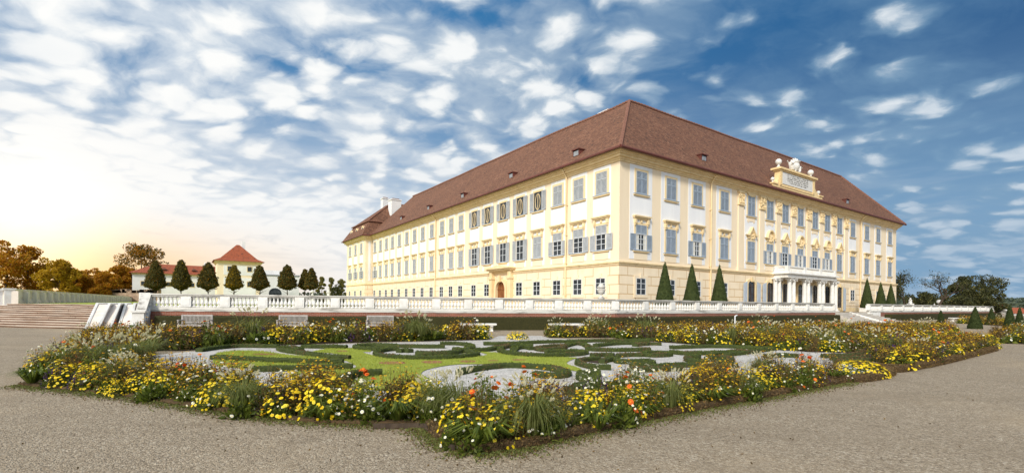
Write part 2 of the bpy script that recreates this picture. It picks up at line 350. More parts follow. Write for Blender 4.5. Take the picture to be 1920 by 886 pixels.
leafmat('linden_leaves', [(0.1, (0.040, 0.040, 0.010)), (0.5, (0.085, 0.080, 0.018)), (0.85, (0.15, 0.125, 0.028)), (0.98, (0.28, 0.18, 0.04))], 0.3)
leafmat('glow_orange_leaves', [(0.1, (0.26, 0.11, 0.012)), (0.45, (0.46, 0.20, 0.018)), (0.75, (0.62, 0.30, 0.028)), (0.96, (0.72, 0.40, 0.05))], 0.6)  # orange glow over the left trees painted into the leaf colour
leafmat('gold_leaves', [(0.1, (0.28, 0.17, 0.014)), (0.45, (0.46, 0.29, 0.02)), (0.8, (0.62, 0.40, 0.03)), (0.96, (0.70, 0.47, 0.06))], 0.6)
leafmat('tree_leaves', [(0.1, (0.026, 0.030, 0.010)), (0.5, (0.052, 0.058, 0.018)), (0.9, (0.095, 0.090, 0.028))], 0.25)
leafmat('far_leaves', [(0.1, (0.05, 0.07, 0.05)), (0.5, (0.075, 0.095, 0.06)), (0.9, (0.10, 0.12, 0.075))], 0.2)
leafmat('yellow_green_leaves', [(0.1, (0.10, 0.10, 0.03)), (0.5, (0.19, 0.175, 0.045)), (0.9, (0.32, 0.25, 0.06))], 0.35)

# ------------------------------------------------------------------ mesh building
class MB:
    def __init__(s): s.V = []; s.n = 0; s.F = []            # F: (faces array (m,k), mat)
    def add(s, v, f, mat=0):
        v = np.asarray(v, dtype=np.float64).reshape(-1, 3)
        if isinstance(f, np.ndarray): s.F.append((f + s.n, mat))
        else:
            byk = {}
            for q in f: byk.setdefault(len(q), []).append(q)
            for k, q in byk.items(): s.F.append((np.array(q, dtype=np.int64) + s.n, mat))
        s.V.append(v); s.n += len(v); return s
    def box(s, x0, x1, y0, y1, z0, z1, mat=0):
        v = [(x0, y0, z0), (x1, y0, z0), (x1, y1, z0), (x0, y1, z0), (x0, y0, z1), (x1, y0, z1), (x1, y1, z1), (x0, y1, z1)]
        return s.add(v, [(0, 3, 2, 1), (4, 5, 6, 7), (0, 1, 5, 4), (1, 2, 6, 5), (2, 3, 7, 6), (3, 0, 4, 7)], mat)
    def prism(s, poly, axis, a0, a1, mat=0):
        """poly in the other two axes; axis 'y' => poly (x,z), 'z' => (x,y), 'x' => (y,z)"""
        n = len(poly)
        def p(q, a): return {'y': (q[0], a, q[1]), 'z': (q[0], q[1], a), 'x': (a, q[0], q[1])}[axis]
        v = [p(q, a0) for q in poly] + [p(q, a1) for q in poly]
        f = [tuple(range(n))[::-1], tuple(range(n, 2 * n))] + [(i, (i + 1) % n, n + (i + 1) % n, n + i) for i in range(n)]
        return s.add(v, f, mat)
    def lathe(s, prof, c=(0, 0, 0), seg=10, mat=0, sx=1.0, sy=1.0):
        v = []; f = []
        for r, z in prof:
            for i in range(seg):
                a = 2 * math.pi * i / seg; v.append((c[0] + r * sx * math.cos(a), c[1] + r * sy * math.sin(a), c[2] + z))
        for j in range(len(prof) - 1):
            for i in range(seg): f.append((j * seg + i, j * seg + (i + 1) % seg, (j + 1) * seg + (i + 1) % seg, (j + 1) * seg + i))
        f.append(tuple(range(seg))[::-1]); f.append(tuple(range((len(prof) - 1) * seg, len(prof) * seg)))
        return s.add(v, f, mat)
    def tube(s, pts, rad, seg=6, mat=0):
        pts = [Vector(p) for p in pts]; v = []; f = []; n = len(pts)
        for i, p in enumerate(pts):
            d = (pts[min(i + 1, n - 1)] - pts[max(i - 1, 0)]).normalized()
            a = d.cross(Vector((0.31, 0.77, 0.55))).normalized(); b = d.cross(a)
            r = rad[i] if hasattr(rad, '__len__') else rad
            for k in range(seg):
                t = 2 * math.pi * k / seg; q = p + (a * math.cos(t) + b * math.sin(t)) * r; v.append(tuple(q))
        for i in range(n - 1):
            for k in range(seg): f.append((i * seg + k, i * seg + (k + 1) % seg, (i + 1) * seg + (k + 1) % seg, (i + 1) * seg + k))
        f.append(tuple(range(seg))[::-1]); f.append(tuple(range((n - 1) * seg, n * seg)))
        return s.add(v, f, mat)
    def sphere(s, c, r, seg=10, rings=7, mat=0, sz=1.0):
        prof = [(max(r * math.sin(math.pi * j / rings), 1e-4), -r * sz * math.cos(math.pi * j / rings)) for j in range(rings + 1)]
        return s.lathe(prof, c, seg, mat)
    def mapped(s, fn):
        s.V = [fn(v) for v in s.V]; return s
    def mesh(s, name, mats, uv=True, smooth=False, uvfn=None):
        me = bpy.data.meshes.new(name)
        V = np.concatenate(s.V) if s.V else np.zeros((0, 3))
        loops = np.concatenate([f.ravel() for f, _ in s.F]); sizes = np.concatenate([np.full(len(f), f.shape[1]) for f, _ in s.F])
        mi = np.concatenate([np.full(len(f), m) if np.isscalar(m) else np.asarray(m) for f, m in s.F]).astype(np.int32)
        starts = np.concatenate([[0], np.cumsum(sizes)[:-1]]).astype(np.int32)
        me.vertices.add(len(V)); me.vertices.foreach_set('co', V.astype(np.float32).ravel())
        me.loops.add(len(loops)); me.loops.foreach_set('vertex_index', loops.astype(np.int32))
        me.polygons.add(len(sizes)); me.polygons.foreach_set('loop_start', starts)
        me.polygons.foreach_set('material_index', mi)
        me.polygons.foreach_set('use_smooth', np.full(len(sizes), bool(smooth)))
        for m in mats: me.materials.append(MATS[m] if isinstance(m, str) else m)
        me.update(calc_edges=True)
        if uv:
            lay = me.uv_layers.new(name='uv'); co = V[loops]
            nrm = np.zeros(len(sizes) * 3, dtype=np.float32); me.polygons.foreach_get('normal', nrm); nrm = np.abs(nrm.reshape(-1, 3))
            ax = np.repeat(np.argmax(nrm, axis=1), sizes)
            if uvfn is not None: U = uvfn(co)
            else:
                U = np.empty((len(loops), 2)); U[:, 0] = np.where(ax == 0, co[:, 1], co[:, 0]); U[:, 1] = np.where(ax == 2, co[:, 1], co[:, 2])
            lay.data.foreach_set('uv', U.astype(np.float32).ravel())
        return me
    def build(s, name, mats, parent=None, loc=None, **kw):
        me = s.mesh(name, list(mats) if isinstance(mats, (list, tuple)) else [mats], **kw)
        return link(name, me, parent, loc)

def link(name, me, parent=None, loc=None, rotz=0.0):
    o = bpy.data.objects.new(name, me); COL.objects.link(o)
    if parent is not None: o.parent = parent
    if loc is not None: o.location = loc
    if rotz: o.rotation_euler = (0, 0, rotz)
    return o
def tag(o, label=None, cat=None, group=None, kind=None):
    if label: o['label'] = label
    if cat: o['category'] = cat
    if group: o['group'] = group
    if kind: o['kind'] = kind
    return o
def thing(name, label, cat, loc=(0, 0, 0), rotz=0.0, group=None):
    return tag(link(name, None, None, loc, rotz), label, cat, group)
def dup(root, loc=None, rotz=None, label=None, scale=None):
    r = root.copy(); COL.objects.link(r)
    if loc is not None: r.location = loc
    if rotz is not None: r.rotation_euler = (0, 0, rotz)
    if label: r['label'] = label
    if scale is not None: r.scale = scale
    for ch in list(root.children):
        c = ch.copy(); COL.objects.link(c); c.parent = r
        for g in ch.children:
            d = g.copy(); COL.objects.link(d); d.parent = c
    return r

def smooth_line(pts, step=0.12, closed=False):
    P = [Vector(p) for p in pts]; n = len(P); out = []
    def g(i): return P[i % n] if closed else P[max(0, min(n - 1, i))]
    for i in range(n if closed else n - 1):
        p0, p1, p2, p3 = g(i - 1), g(i), g(i + 1), g(i + 2)
        m = max(2, int((p2 - p1).length / step))
        for k in range(m):
            t = k / m
            out.append(0.5 * ((2 * p1) + (-p0 + p2) * t + (2 * p0 - 5 * p1 + 4 * p2 - p3) * t * t + (-p0 + 3 * p1 - 3 * p2 + p3) * t ** 3))
    if not closed: out.append(P[-1])
    return out

def rand_unit(n):
    v = RNG.normal(size=(n, 3)); return v / np.linalg.norm(v, axis=1, keepdims=True)
def leaves(c, size, lw=0.55, up=0.0, axis=None, sj=0.35):
    """rhombus leaves at points c: returns verts, quads"""
    n = len(c); a = rand_unit(n) if axis is None else axis + 0.6 * rand_unit(n)
    a[:, 2] += up; a /= np.linalg.norm(a, axis=1, keepdims=True)
    b = np.cross(a, rand_unit(n)); b /= np.linalg.norm(b, axis=1, keepdims=True) + 1e-9
    s = (size * (1 + sj * (RNG.random(n) * 2 - 1)))[:, None] if np.isscalar(size) else size[:, None]
    nn = np.cross(a, b)
    v = np.stack([c - a * s * 0.5, c + b * s * lw * 0.5 + nn * s * 0.08, c + a * s * 0.5, c - b * s * lw * 0.5 + nn * s * 0.08], axis=1).reshape(-1, 3)
    return v, np.arange(4 * n).reshape(n, 4)
def surface_points(V, Q, n):
    """n random points on quads Q of V, with normals"""
    A, B, C, D = (V[Q[:, i]] for i in range(4))
    nr = np.cross(C - A, D - B); ar = np.linalg.norm(nr, axis=1); nr = nr / (ar[:, None] + 1e-12)
    i = RNG.choice(len(Q), n, p=ar / ar.sum()); u, w = RNG.random((2, n, 1))
    p = (A[i] * (1 - u) + B[i] * u) * (1 - w) + (D[i] * (1 - u) + C[i] * u) * w
    return p, nr[i]

# ================================================================== ground and terraces
ZT, ZL = 1.08, 1.42                                   # palace terrace, left terrace
mb = MB(); mb.add([(-1500, -60, 0), (1500, -60, 0), (1500, 2500, 0), (-1500, 2500, 0)], [(0, 1, 2, 3)])
tag(mb.build('ground', 'gravel_ground', uv=False), kind='structure')

PAL = Vector((9.35, 42.0, ZT)); TH = R(34.25)
eR = Vector((math.cos(TH), math.sin(TH), 0)); eL = Vector((-math.sin(TH), math.cos(TH), 0))
def p2w(x, y, z=0.0): return PAL + eR * x + eL * y + Vector((0, 0, z))
def hit(u, v, axis, c):
    """ray through a photo point met with the palace plane x=c or y=c; palace coordinates"""
    d = ray(u, v); o = Vector((0, 0, CAM_H)) - PAL
    ax = eR if axis == 'x' else eL
    t = (c - o.dot(ax)) / d.dot(ax); q = o + d * t
    return Vector((q.dot(eR), q.dot(eL), q.z))
def sR(u, v=450): return hit(u, v, 'y', 0.0).x
def sL(u, v=450): return hit(u, v, 'x', 0.0).y

# corner of the terrace balustrade, its ends
BZ0, BZ1 = ZT + 0.03, ZT + 1.07
bL = Vector((xat(276, 28.3, 560), 28.3, BZ0))
bC = Vector((xat(1152, 34.4, 575), 34.4, BZ0))
def along(d): return bC + eR * d
tR = 0.0
for _ in range(1):
    d = ray(1563, 580); n = Vector((-eR.y, eR.x, 0)); t = (bC - Vector((0, 0, BZ0))).dot(n) / Vector((d.x, d.y, 0)).dot(n)
    bR = Vector((d.x * t, d.y * t, BZ0))
    d = ray(1628, 580); t = bC.dot(n) / Vector((d.x, d.y, 0)).dot(n); bR2 = Vector((d.x * t, d.y * t, BZ0))
    d = ray(1866, 580); t = bC.dot(n) / Vector((d.x, d.y, 0)).dot(n); bR3 = Vector((d.x * t, d.y * t, BZ0))

def sheet(name, poly, z, mat, kind='structure'):
    m = MB(); m.add([(p[0], p[1], z) for p in poly], [tuple(range(len(poly)))])
    return tag(m.build(name, mat, uv=False), kind=kind)
inward = (eL * 1.0)
def slab(name, poly, z, mat):
    m = MB(); n = len(poly)
    m.add([(p[0], p[1], z) for p in poly] + [(p[0], p[1], 0.02) for p in poly], [tuple(range(n))] + [(i, (i + 1) % n, n + (i + 1) % n, n + i) for i in range(n)])
    return tag(m.build(name, mat, uv=False), kind='structure')
in_ = Vector((0.0, 0.35, 0))
slab('terrace', [bL + in_ * 1.2 + Vector((0.3, 0, 0)), bC + in_ * 1.2, bR + eL * 0.4, bR2 + eL * 0.4 + eR * 0.0, bR3 + eL * 0.4, bR3 + eL * 70, p2w(80, 100), p2w(-40, 110), bL + Vector((-12, 60, 0))], ZT, 'gravel_ground')

# ================================================================== palace
pal = thing('palace', 'huge yellow and white baroque palace under a brown tiled hip roof', 'palace', PAL, TH)
LX, LY = sR(1680, 480), sL(700, 500)
WZ, CORN0 = 13.55, 13.45
DEPR, DEPL = 14.0, 18.0
STR = 4.42                                             # top of the string course
foot = [(0, 0), (LX, 0), (LX, DEPR), (DEPL, DEPR), (DEPL, LY), (0, LY)]
MB().prism(foot, 'z', STR - 0.12, 14.15).build('wall', 'yellow_wall', pal)
g = 0.06
foot2 = [(-g, -g), (LX + g, -g), (LX + g, DEPR + g), (DEPL + g, DEPR + g), (DEPL + g, LY), (-g, LY)]
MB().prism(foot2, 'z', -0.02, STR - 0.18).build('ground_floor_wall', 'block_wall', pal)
def ring(m, o0, z0, z1, base=0.0):
    """moulding along the two seen facades and the far end"""
    m.prism([(-o0, -o0), (LX + o0, -o0), (LX + o0, DEPR), (LX - 0.3, DEPR), (LX - 0.3, 0.3), (0.3, 0.3), (0.3, LY), (-o0, LY)], 'z', z0, z1)
m = MB(); ring(m, 0.13, STR - 0.2, STR - 0.05); ring(m, 0.22, STR - 0.05, STR + 0.07); ring(m, 0.10, 0.0, 0.55); m.build('string_course', 'yellow_trim', pal)
m = MB()
for o, z0, z1 in ((0.12, 13.30, 13.46), (0.22, 13.46, 13.62), (0.42, 13.62, 13.82), (0.58, 13.82, 14.0), (0.72, 14.0, 14.13)): ring(m, o, z0, z1)
m.build('cornice', 'yellow_trim', pal)

# the roof (palace coordinates): eaves, apex over the corner, ridges
EO, EZ = 0.95, 14.16
apx = hit(1180, 190, 'y', 7.0); RZ = apx.z
AX, AY = apx.x, 7.0
rrx = LX - 3.0
m = MB()
def roof_quad(mm, pts, du, mat=0):
    mm.add([tuple(p) for p in pts], [tuple(range(len(pts)))], mat)
ely = LY + 1.0
nseg = 26
def bent(p, q, n, amp, seed):
    """points from p to q with a faint unevenness, as old ridges have"""
    out = []
    for i in range(n + 1):
        t = i / n; c = Vector(p).lerp(Vector(q), t)
        if 0 < i < n: c.z += amp * mnoise.noise(Vector((t * 6 + seed, 0.3, 0)))
        out.append(c)
    return out
A = (-EO, -EO, EZ)
er = bent(A, (LX + EO, -EO, EZ), nseg, 0.03, 1); rr = bent((AX, AY, RZ), (rrx, AY, RZ), nseg, 0.10, 2)
el = bent(A, (-EO, ely, EZ), nseg, 0.03, 3); rl = bent((AX, AY, RZ), (AX, ely, RZ + 0.45), nseg, 0.16, 4)
mR = MB(); 
for i in range(nseg): mR.add([er[i], er[i + 1], rr[i + 1], rr[i]], [(0, 1, 2, 3)])
mR.add([(LX + EO, -EO, EZ), (LX + EO, DEPR + EO, EZ), (rrx, AY, RZ)], [(0, 1, 2)])
mR.add([(LX + EO, DEPR + EO, EZ), (DEPL + EO, DEPR + EO, EZ), (AX + 1, AY, RZ), (rrx, AY, RZ)], [(0, 1, 2, 3)])
kR = math.hypot(1.0, (RZ - EZ) / (AY + EO)); kL = math.hypot(1.0, (RZ - EZ) / (AX + EO))
roofR = mR.build('roof', 'roof_tiles', pal, uvfn=lambda co: np.stack([co[:, 0], co[:, 1] * kR], 1))
mL = MB()
for i in range(nseg): mL.add([el[i + 1], el[i], rl[i], rl[i + 1]], [(0, 1, 2, 3)])
mL.add([(DEPL + EO, DEPR + EO, EZ), (DEPL + EO, ely, EZ), (AX, ely, RZ), (AX, AY, RZ)], [(0, 1, 2, 3)])
roofL = mL.build('roof', 'roof_tiles', pal, uvfn=lambda co: np.stack([co[:, 1], co[:, 0] * kL], 1))
def caps(mm, line, r=0.17, step=0.42):
    tot = 0
    for a, b in zip(line[:-1], line[1:]):
        L = (b - a).length; n = max(1, int(L / step))
        for i in range(n):
            p, q = a.lerp(b, i / n), a.lerp(b, (i + 1) / n)
            mm.tube([p + Vector((0, 0, 0.0)), q + Vector((0, 0, 0.05))], [r * 0.85, r], 6)
m = MB(); caps(m, rr, 0.19); m.build('ridge_tiles', 'ridge_tiles', roofR)
m = MB(); caps(m, rl, 0.19); m.build('ridge_tiles', 'ridge_tiles', roofL)
m = MB(); caps(m, [Vector(A), Vector((AX, AY, RZ))], 0.19); m.build('hip_tiles', 'ridge_tiles', roofR)
m = MB(); caps(m, [Vector((LX + EO, -EO, EZ)), Vector((rrx, AY, RZ))], 0.19); m.build('hip_tiles', 'ridge_tiles', roofR)
# gutters
m = MB(); m.tube([Vector((-EO - 0.05, -EO - 0.05, EZ - 0.03)), Vector((LX + EO, -EO - 0.05, EZ - 0.03))], 0.13, 6); m.build('gutter', 'dark_red_metal', pal)
m = MB(); m.tube([Vector((-EO - 0.05, -EO - 0.05, EZ - 0.03)), Vector((-EO - 0.05, ely, EZ - 0.03))], 0.13, 6); m.build('gutter', 'dark_red_metal', pal)
# roof dormers: little tin-sided hatches
def dormer(x, y, z, face):
    m = MB()
    w, h, L = 0.42, 0.62, 1.3
    for sgn in (-1, 1): m.prism([(-0.0, 0.0), (L, h * 0.9), (-0.05, h)], 'y', sgn * w - 0.04, sgn * w + 0.04, 0)
    m.prism([(-0.16, h - 0.01), (L + 0.2, h + 0.02), (L + 0.2, h + 0.09), (-0.16, h + 0.08)], 'y', -w - 0.12, w + 0.12, 0)
    rot = Matrix.Rotation(face, 3, 'Z')
    fn = lambda v: np.array([tuple(rot @ Vector(p) + Vector((x, y, z))) for p in v])
    par = roofR if face > 1 else roofL
    d = m.mapped(fn).build('roof_hatch', 'dark_red_metal', par)
    m = MB(); m.box(-0.02, 0.03, -w + 0.08, w - 0.08, 0.06, h - 0.1)
    m.mapped(fn).build('hatch_window', 'tin', par)
def roofpt(u, v, side):
    """palace coordinates of a photo point on one of the two seen roof slopes"""
    d = ray(u, v); o = Vector((0, 0, CAM_H)) - PAL
    O = Vector((o.dot(eR), o.dot(eL), o.z)); D = Vector((d.dot(eR), d.dot(eL), d.z))
    if side == 'R': n = Vector((0, -(RZ - EZ), AY + EO)); p0 = Vector(A)
    else: n = Vector((-(RZ - EZ), 0, AX + EO)); p0 = Vector(A)
    t = (p0 - O).dot(n) / D.dot(n); return O + D * t
for u, v in ((1320, 302), (1589, 382)):
    p = roofpt(u, v, 'R'); dormer(p.x, p.y, p.z, math.pi / 2)
for u, v in ((1080, 293), (958, 334), (867, 371), (803, 393), (752, 412)):
    p = roofpt(u, v, 'L'); dormer(p.x, p.y, p.z, 0.0)
# chimneys that show over the ridge
def chimney(u, v0, y, w, h, z, x=None, par=None):
    m = MB(); xx = AX if x is None else x
    m.box(xx - w, xx + w, y - w, y + w, z, z + h, 0); m.box(xx - w - 0.12, xx + w + 0.12, y - w - 0.12, y + w + 0.12, z + h, z + h + 0.22, 0)
    m.box(xx - w * .7, xx + w * .7, y - w * .7, y + w * .7, z + h + 0.22, z + h + 0.45, 1)
    m.build('chimney', ['plaster_white', 'ridge_tiles'], par or roofL)
yc = hit(1132, 212, 'x', AX + 1.5).y; chimney(0, 0, yc, 0.75, 2.4, RZ - 1.6, AX + 2.2)
yc = hit(965, 283, 'x', AX + 1.5).y; chimney(0, 0, yc, 0.6, 2.2, RZ - 1.7, AX + 2.2)

# ------------------------------------------------------------------ facade bays
def mapR(v): return np.stack([v[:, 0], -v[:, 1], v[:, 2]], 1)
def mapL(v): return np.stack([-v[:, 1], v[:, 0], v[:, 2]], 1)
WM = ['yellow_trim', 'blue_grey_paint', 'glass', 'white_stone', 'pale_grey_paint', 'curtain', 'dark_frame', 'white_wall', 'yellow_wall']

def leaf_geo(m, s0, s1, z0, z1, o, mat=0):
    t = 0.065
    m.box(s0, s0 + t, o, o + .05, z0, z1, mat); m.box(s1 - t, s1, o, o + .05, z0, z1, mat)
    m.box(s0 + t, s1 - t, o, o + .05, z0, z0 + t, mat); m.box(s0 + t, s1 - t, o, o + .05, z1 - t, z1, mat)
    n = max(3, int((z1 - z0 - 2 * t) / 0.105)); dz = (z1 - z0 - 2 * t) / n
    for i in range(n):
        z = z0 + t + i * dz
        m.add([(s0 + t, o + .045, z), (s1 - t, o + .045, z), (s1 - t, o + .005, z + dz * 0.86), (s0 + t, o + .005, z + dz * 0.86)], [(0, 1, 2, 3)], mat)
    m.box(s0 + t, s1 - t, o - .02, o - .005, z0 + t, z1 - t, 1)

PROTO = {}
def sub(root, name, m, mats, fm):
    return (name, m.mapped(fm).mesh(name, mats))
def window_meshes(kind, w, h, fac, arch=False):
    """list of (name, mesh): first the window surround itself, then its pieces. Origin: bottom centre of the opening."""
    fm = mapR if fac == 'R' else mapL
    hw = w / 2; out = []
    fr = 0.21
    SH = ['blue_grey_paint', 'dark_frame'] if fac == 'R' else ['pale_grey_blue', 'dark_frame']
    # surround
    m = MB()
    if 'upper' in kind or 'mid' in kind:
        b = 0.075
        m.box(-hw - fr, -hw, 0, b, -0.24, h + fr); m.box(hw, hw + fr, 0, b, -0.24, h + fr); m.box(-hw, hw, 0, b, h, h + fr)
        m.box(-hw, hw, 0, b, -0.24, 0)
    if 'ground' in kind:
        b = 0.06
        m.box(-hw - .26, -hw, 0, b, -0.26, h + .24); m.box(hw, hw + .26, 0, b, -0.26, h + .24); m.box(-hw, hw, 0, b, h, h + .24); m.box(-hw, hw, 0, b, -.26, 0)
        m.box(-.16, .16, b, b + .05, h + .02, h + .42)
    out.append(sub(None, 'window', m, ['yellow_trim' if 'ground' not in kind else 'yellow_wall'], fm))
    # glass and casement
    m = MB(); m.box(-hw, hw, -0.02, 0.034, 0, h)
    out.append(sub(None, 'pane', m, ['glass'], fm))
    if ('open' in kind and 'oval' not in kind) or 'ground' in kind or 'half' in kind:
        m = MB(); t = .045; zt = h if 'half' not in kind else h * 0.64
        for a in (-hw, -t / 2 - .02, hw - t - .03): m.box(a, a + t + .01, 0.034, 0.07, 0, zt)
        for z in ([0, zt * .34, zt * .67, zt - t] if 'ground' in kind else [0, zt * .36, zt * .68, zt - t]): m.box(-hw, hw, 0.034, 0.065, z, z + t)
        out.append(sub(None, 'casement', m, ['pale_grey_paint'], fm))
        if 'half' in kind or 'curt' in kind:
            m = MB(); q = random.choice((0.62, 0.8, 0.35)) if fac == 'R' else random.choice((.3, .4, .2))
            m.box(-hw + .06, -hw * (1 - q), 0.0345, 0.042, .05, zt - .05)
            if q > .5: m.box(hw * 0.45, hw - .08, 0.0345, 0.042, .05, zt - .05)
            out.append(sub(None, 'curtain', m, ['curtain'], fm))
    # shutters
    zs = h * 0.64
    if 'closed' in kind:
        for nm, a, b in (('shutter', 0, zs), ('upper_shutter', zs + .03, h)):
            for s0, s1 in ((-hw, -.02), (.02, hw)):
                m = MB(); leaf_geo(m, s0, s1, a, b, 0.06); out.append(sub(None, nm, m, SH, fm))
    if 'half' in kind:
        for s0, s1 in ((-hw, -.02), (.02, hw)):
            m = MB(); leaf_geo(m, s0, s1, zs + .03, h, 0.06); out.append(sub(None, 'upper_shutter', m, SH, fm))
        m = MB(); m.box(-hw, hw, 0.02, 0.10, zs - .03, zs + .03); out.append(sub(None, 'transom', m, ['pale_grey_paint'], fm))
        for s0, s1 in ((-hw * 2 - .03, -hw - .03), (hw + .03, hw * 2 + .03)):
            m = MB(); leaf_geo(m, s0, s1, 0.0, zs - .02, 0.07); out.append(sub(None, 'shutter', m, SH, fm))
    if 'fullopen' in kind:
        for s0, s1 in ((-hw * 2 - .03, -hw - .03), (hw + .03, hw * 2 + .03)):
            m = MB(); leaf_geo(m, s0, s1, 0.0, h, 0.07); out.append(sub(None, 'shutter', m, SH, fm))
        if 'oval' in kind:
            m = MB(); N = 18
            pts = [Vector((math.cos(2 * math.pi * i / N) * hw * .62, .06, h * .48 + math.sin(2 * math.pi * i / N) * h * .42)) for i in range(N + 1)]
            m.box(-.03, .03, .034, .06, .05, h * .9); m.tube(pts, .035, 5); out.append(sub(None, 'inner_frame', m, ['yellow_trim'], fm))
    # sill
    if 'ground' not in kind and 'french' not in kind:
        m = MB(); e = hw + .34
        m.box(-e, e, 0.0, 0.17, -.17, -.07); m.box(-e - .02, e + .02, 0, .20, -.07, -.005, 1); out.append(sub(None, 'sill', m, ['yellow_trim', 'blue_grey_paint'], fm))
    if 'apron' in kind:
        m = MB(); e = hw + .18
        m.prism([(-e, -.75), (-e + .12, -.86), (e - .12, -.86), (e, -.75), (e, -.18), (-e, -.18)], 'y', 0, .05); out.append(sub(None, 'apron', m, ['yellow_wall'], fm))
    if 'hood' in kind:                                  # straight cornice on brackets
        m = MB(); e = hw + .42; z = h + .50
        m.box(-e + .16, e - .16, 0, .18, z, z + .10); m.box(-e + .06, e - .06, 0, .28, z + .10, z + .2); m.box(-e, e, 0, .36, z + .2, z + .32)
        for s in (-1, 1): m.box(s * (hw + .14) - .12, s * (hw + .14) + .12, 0, .24, z - .40, z); m.box(s * (hw + .14) - .08, s * (hw + .14) + .08, 0, .18, z - .56, z - .40)
        m.box(-.1, .1, 0, .14, z - .28, z)
        out.append(sub(None, 'hood', m, ['yellow_trim'], fm))
    if 'gable' in kind or 'segment' in kind:            # carved pediment
        m = MB(); e = hw + .42; z = h + .62
        if 'gable' in kind: top = [(-e, z + .10), (-e * .62, z + .16), (0, z + 1.02), (e * .62, z + .16), (e, z + .10)]
        else: top = [(-e, z + .10), (-e * .68, z + .14)] + [(math.cos(a) * e * .66, z + .16 + math.sin(a) * .86) for a in np.linspace(math.pi, 0, 9)] + [(e * .68, z + .14), (e, z + .10)]
        n = len(top)
        ins = [(x * .84, zz - .15) for x, zz in top]
        for i in range(n - 1): m.prism([ins[i], ins[i + 1], top[i + 1], top[i]], 'y', 0, .34)
        m.prism([(x * .9, zz - .1) for x, zz in top] + [(e * .5, z - .35), (-e * .5, z - .35)], 'y', 0, .08)
        for k in range(34):
            a = random.uniform(-.48, .48) * e * 1.25; zz = z - .28 + random.random() * (1.0 - abs(a) / e * 1.1) * .95
            r = random.uniform(.05, .13); m.sphere((a, .10 + random.random() * .08, zz), r, 6, 4)
        for s in (-1, 1):
            pts = [Vector((s * (.62 * e - .1 * i / 6 * math.cos(i)), .12, z - .3 + .1 * i)) for i in range(5)]; m.tube(pts, .06, 5)
        out.append(sub(None, 'pediment', m, ['yellow_trim'], fm))
    if 'festoon' in kind:                               # flat hood over a hanging swag
        m = MB(); e = hw + .34; z = h + .52
        m.box(-e, e, 0, .34, z + .12, z + .22); m.box(-e + .08, e - .08, 0, .25, z + .03, z + .12)
        arc = [(math.cos(a) * (e - .14), z + .03 - math.sin(a) * .58) for a in np.linspace(0, math.pi, 11)]
        m.prism([(-e + .14, z + .03)] + arc[::-1] + [(e - .14, z + .03)] if False else arc, 'y', 0, .10)
        m.tube([Vector((a, .13, b)) for a, b in arc], .055, 5)
        out.append(sub(None, 'hood', m, ['yellow_trim'], fm))
    if 'bracket' in kind:
        m = MB(); e = hw + .1
        m.prism([(-e, -.20), (e, -.20), (e, -.62), (e * .62, -.80), (e * .5, -.62), (-e * .5, -.62), (-e * .62, -.80), (-e, -.62)], 'y', 0, .07); out.append(sub(None, 'apron', m, ['yellow_wall'], fm))
    return out
noisy('pale_grey_blue', (0.37, 0.40, 0.43), (0.46, 0.48, 0.50), 1.4, 0.6)

def place(kind, fac, s, z, w, h, label=None):
    key = (kind, fac, round(w, 2), round(h, 2), random.randrange(3) if ('half' in kind) else 0)
    if key not in PROTO: PROTO[key] = window_meshes(kind, w, h, fac)
    ms = PROTO[key]
    og = .062 if 'ground' in kind else 0.0
    loc = Vector((s, -og, z)) if fac == 'R' else Vector((-og, s, z))
    nm = 'ground_floor_window' if 'ground' in kind else ('shuttered_window' if 'closed' in kind else ('open_window' if 'fullopen' in kind else 'window'))
    root = link(nm, ms[0][1], pal, loc)
    for n_, me in ms[1:]: link(n_, me, root)
    return root
def panel(fac, s, hw, z0, z1):
    m = MB(); m.box(s - hw, s + hw, 0, 0.028, z0, z1)
    m.mapped(mapR if fac == 'R' else mapL).build('plaster_panel', 'white_wall', pal)

UP0, UP1, MI0, MI1, GR0, GR1 = 10.71, 12.74, 5.63, 7.9, 1.59, 3.09
uR = [1201.0, 1256.7, 1305.9, 1356.8, 1407.2, 1442.3, 1471, 1499.5, 1526.9, 1549.8, 1572.8, 1597.8, 1624.2, 1645.5, 1667.5]
SRr = [sR(u) for u in uR]
pw = [1.5, 1.42, 1.42, 1.4] + [1.25] * 7 + [1.25, 1.3, 1.3, 1.3]
midR = ['half', 'closed', 'half', 'closed', 'closed', 'half', 'half', 'half', 'half', 'half', 'closed', 'closed', 'closed', 'closed', 'closed']
for i, s in enumerate(SRr):
    ctr = 4 <= i <= 10
    panel('R', s, pw[i], 4.8, 13.2 if ctr else 13.25)
    w = 1.42
    if ctr:
        place('upper closed festoon bracket', 'R', s, UP0 + 0.05, w, 2.2)
        place('mid %s %s' % (midR[i], 'apron gable' if i % 2 == 0 else 'apron segment'), 'R', s, MI0, w, MI1 - MI0)
    else:
        place('upper closed', 'R', s, UP0, w, UP1 - UP0)
        place('mid %s apron hood' % midR[i], 'R', s, MI0, w, MI1 - MI0)
for i in (0, 1, 2, 3, 11, 12, 13, 14): place('ground', 'R', SRr[i], GR0, 1.3, GR1 - GR0)
uL = [1128, 1085, 1046, 1008.4, 975.3, 943.6, 914.6, 890, 865, 846.9, 829.6, 810.5, 793.5, 778.2, 763.7, 749.7, 736.9, 725.5, 714.4, 703.9]
SLl = [sL(u) for u in uL]
midL = ['half', 'half', 'half', 'closed', 'fullopen', 'fullopen', 'fullopen', 'fullopen'] + ['closed'] * 11 + ['half']
upL = ['closed'] * 3 + ['fullopen oval'] * 5 + ['closed'] * 12
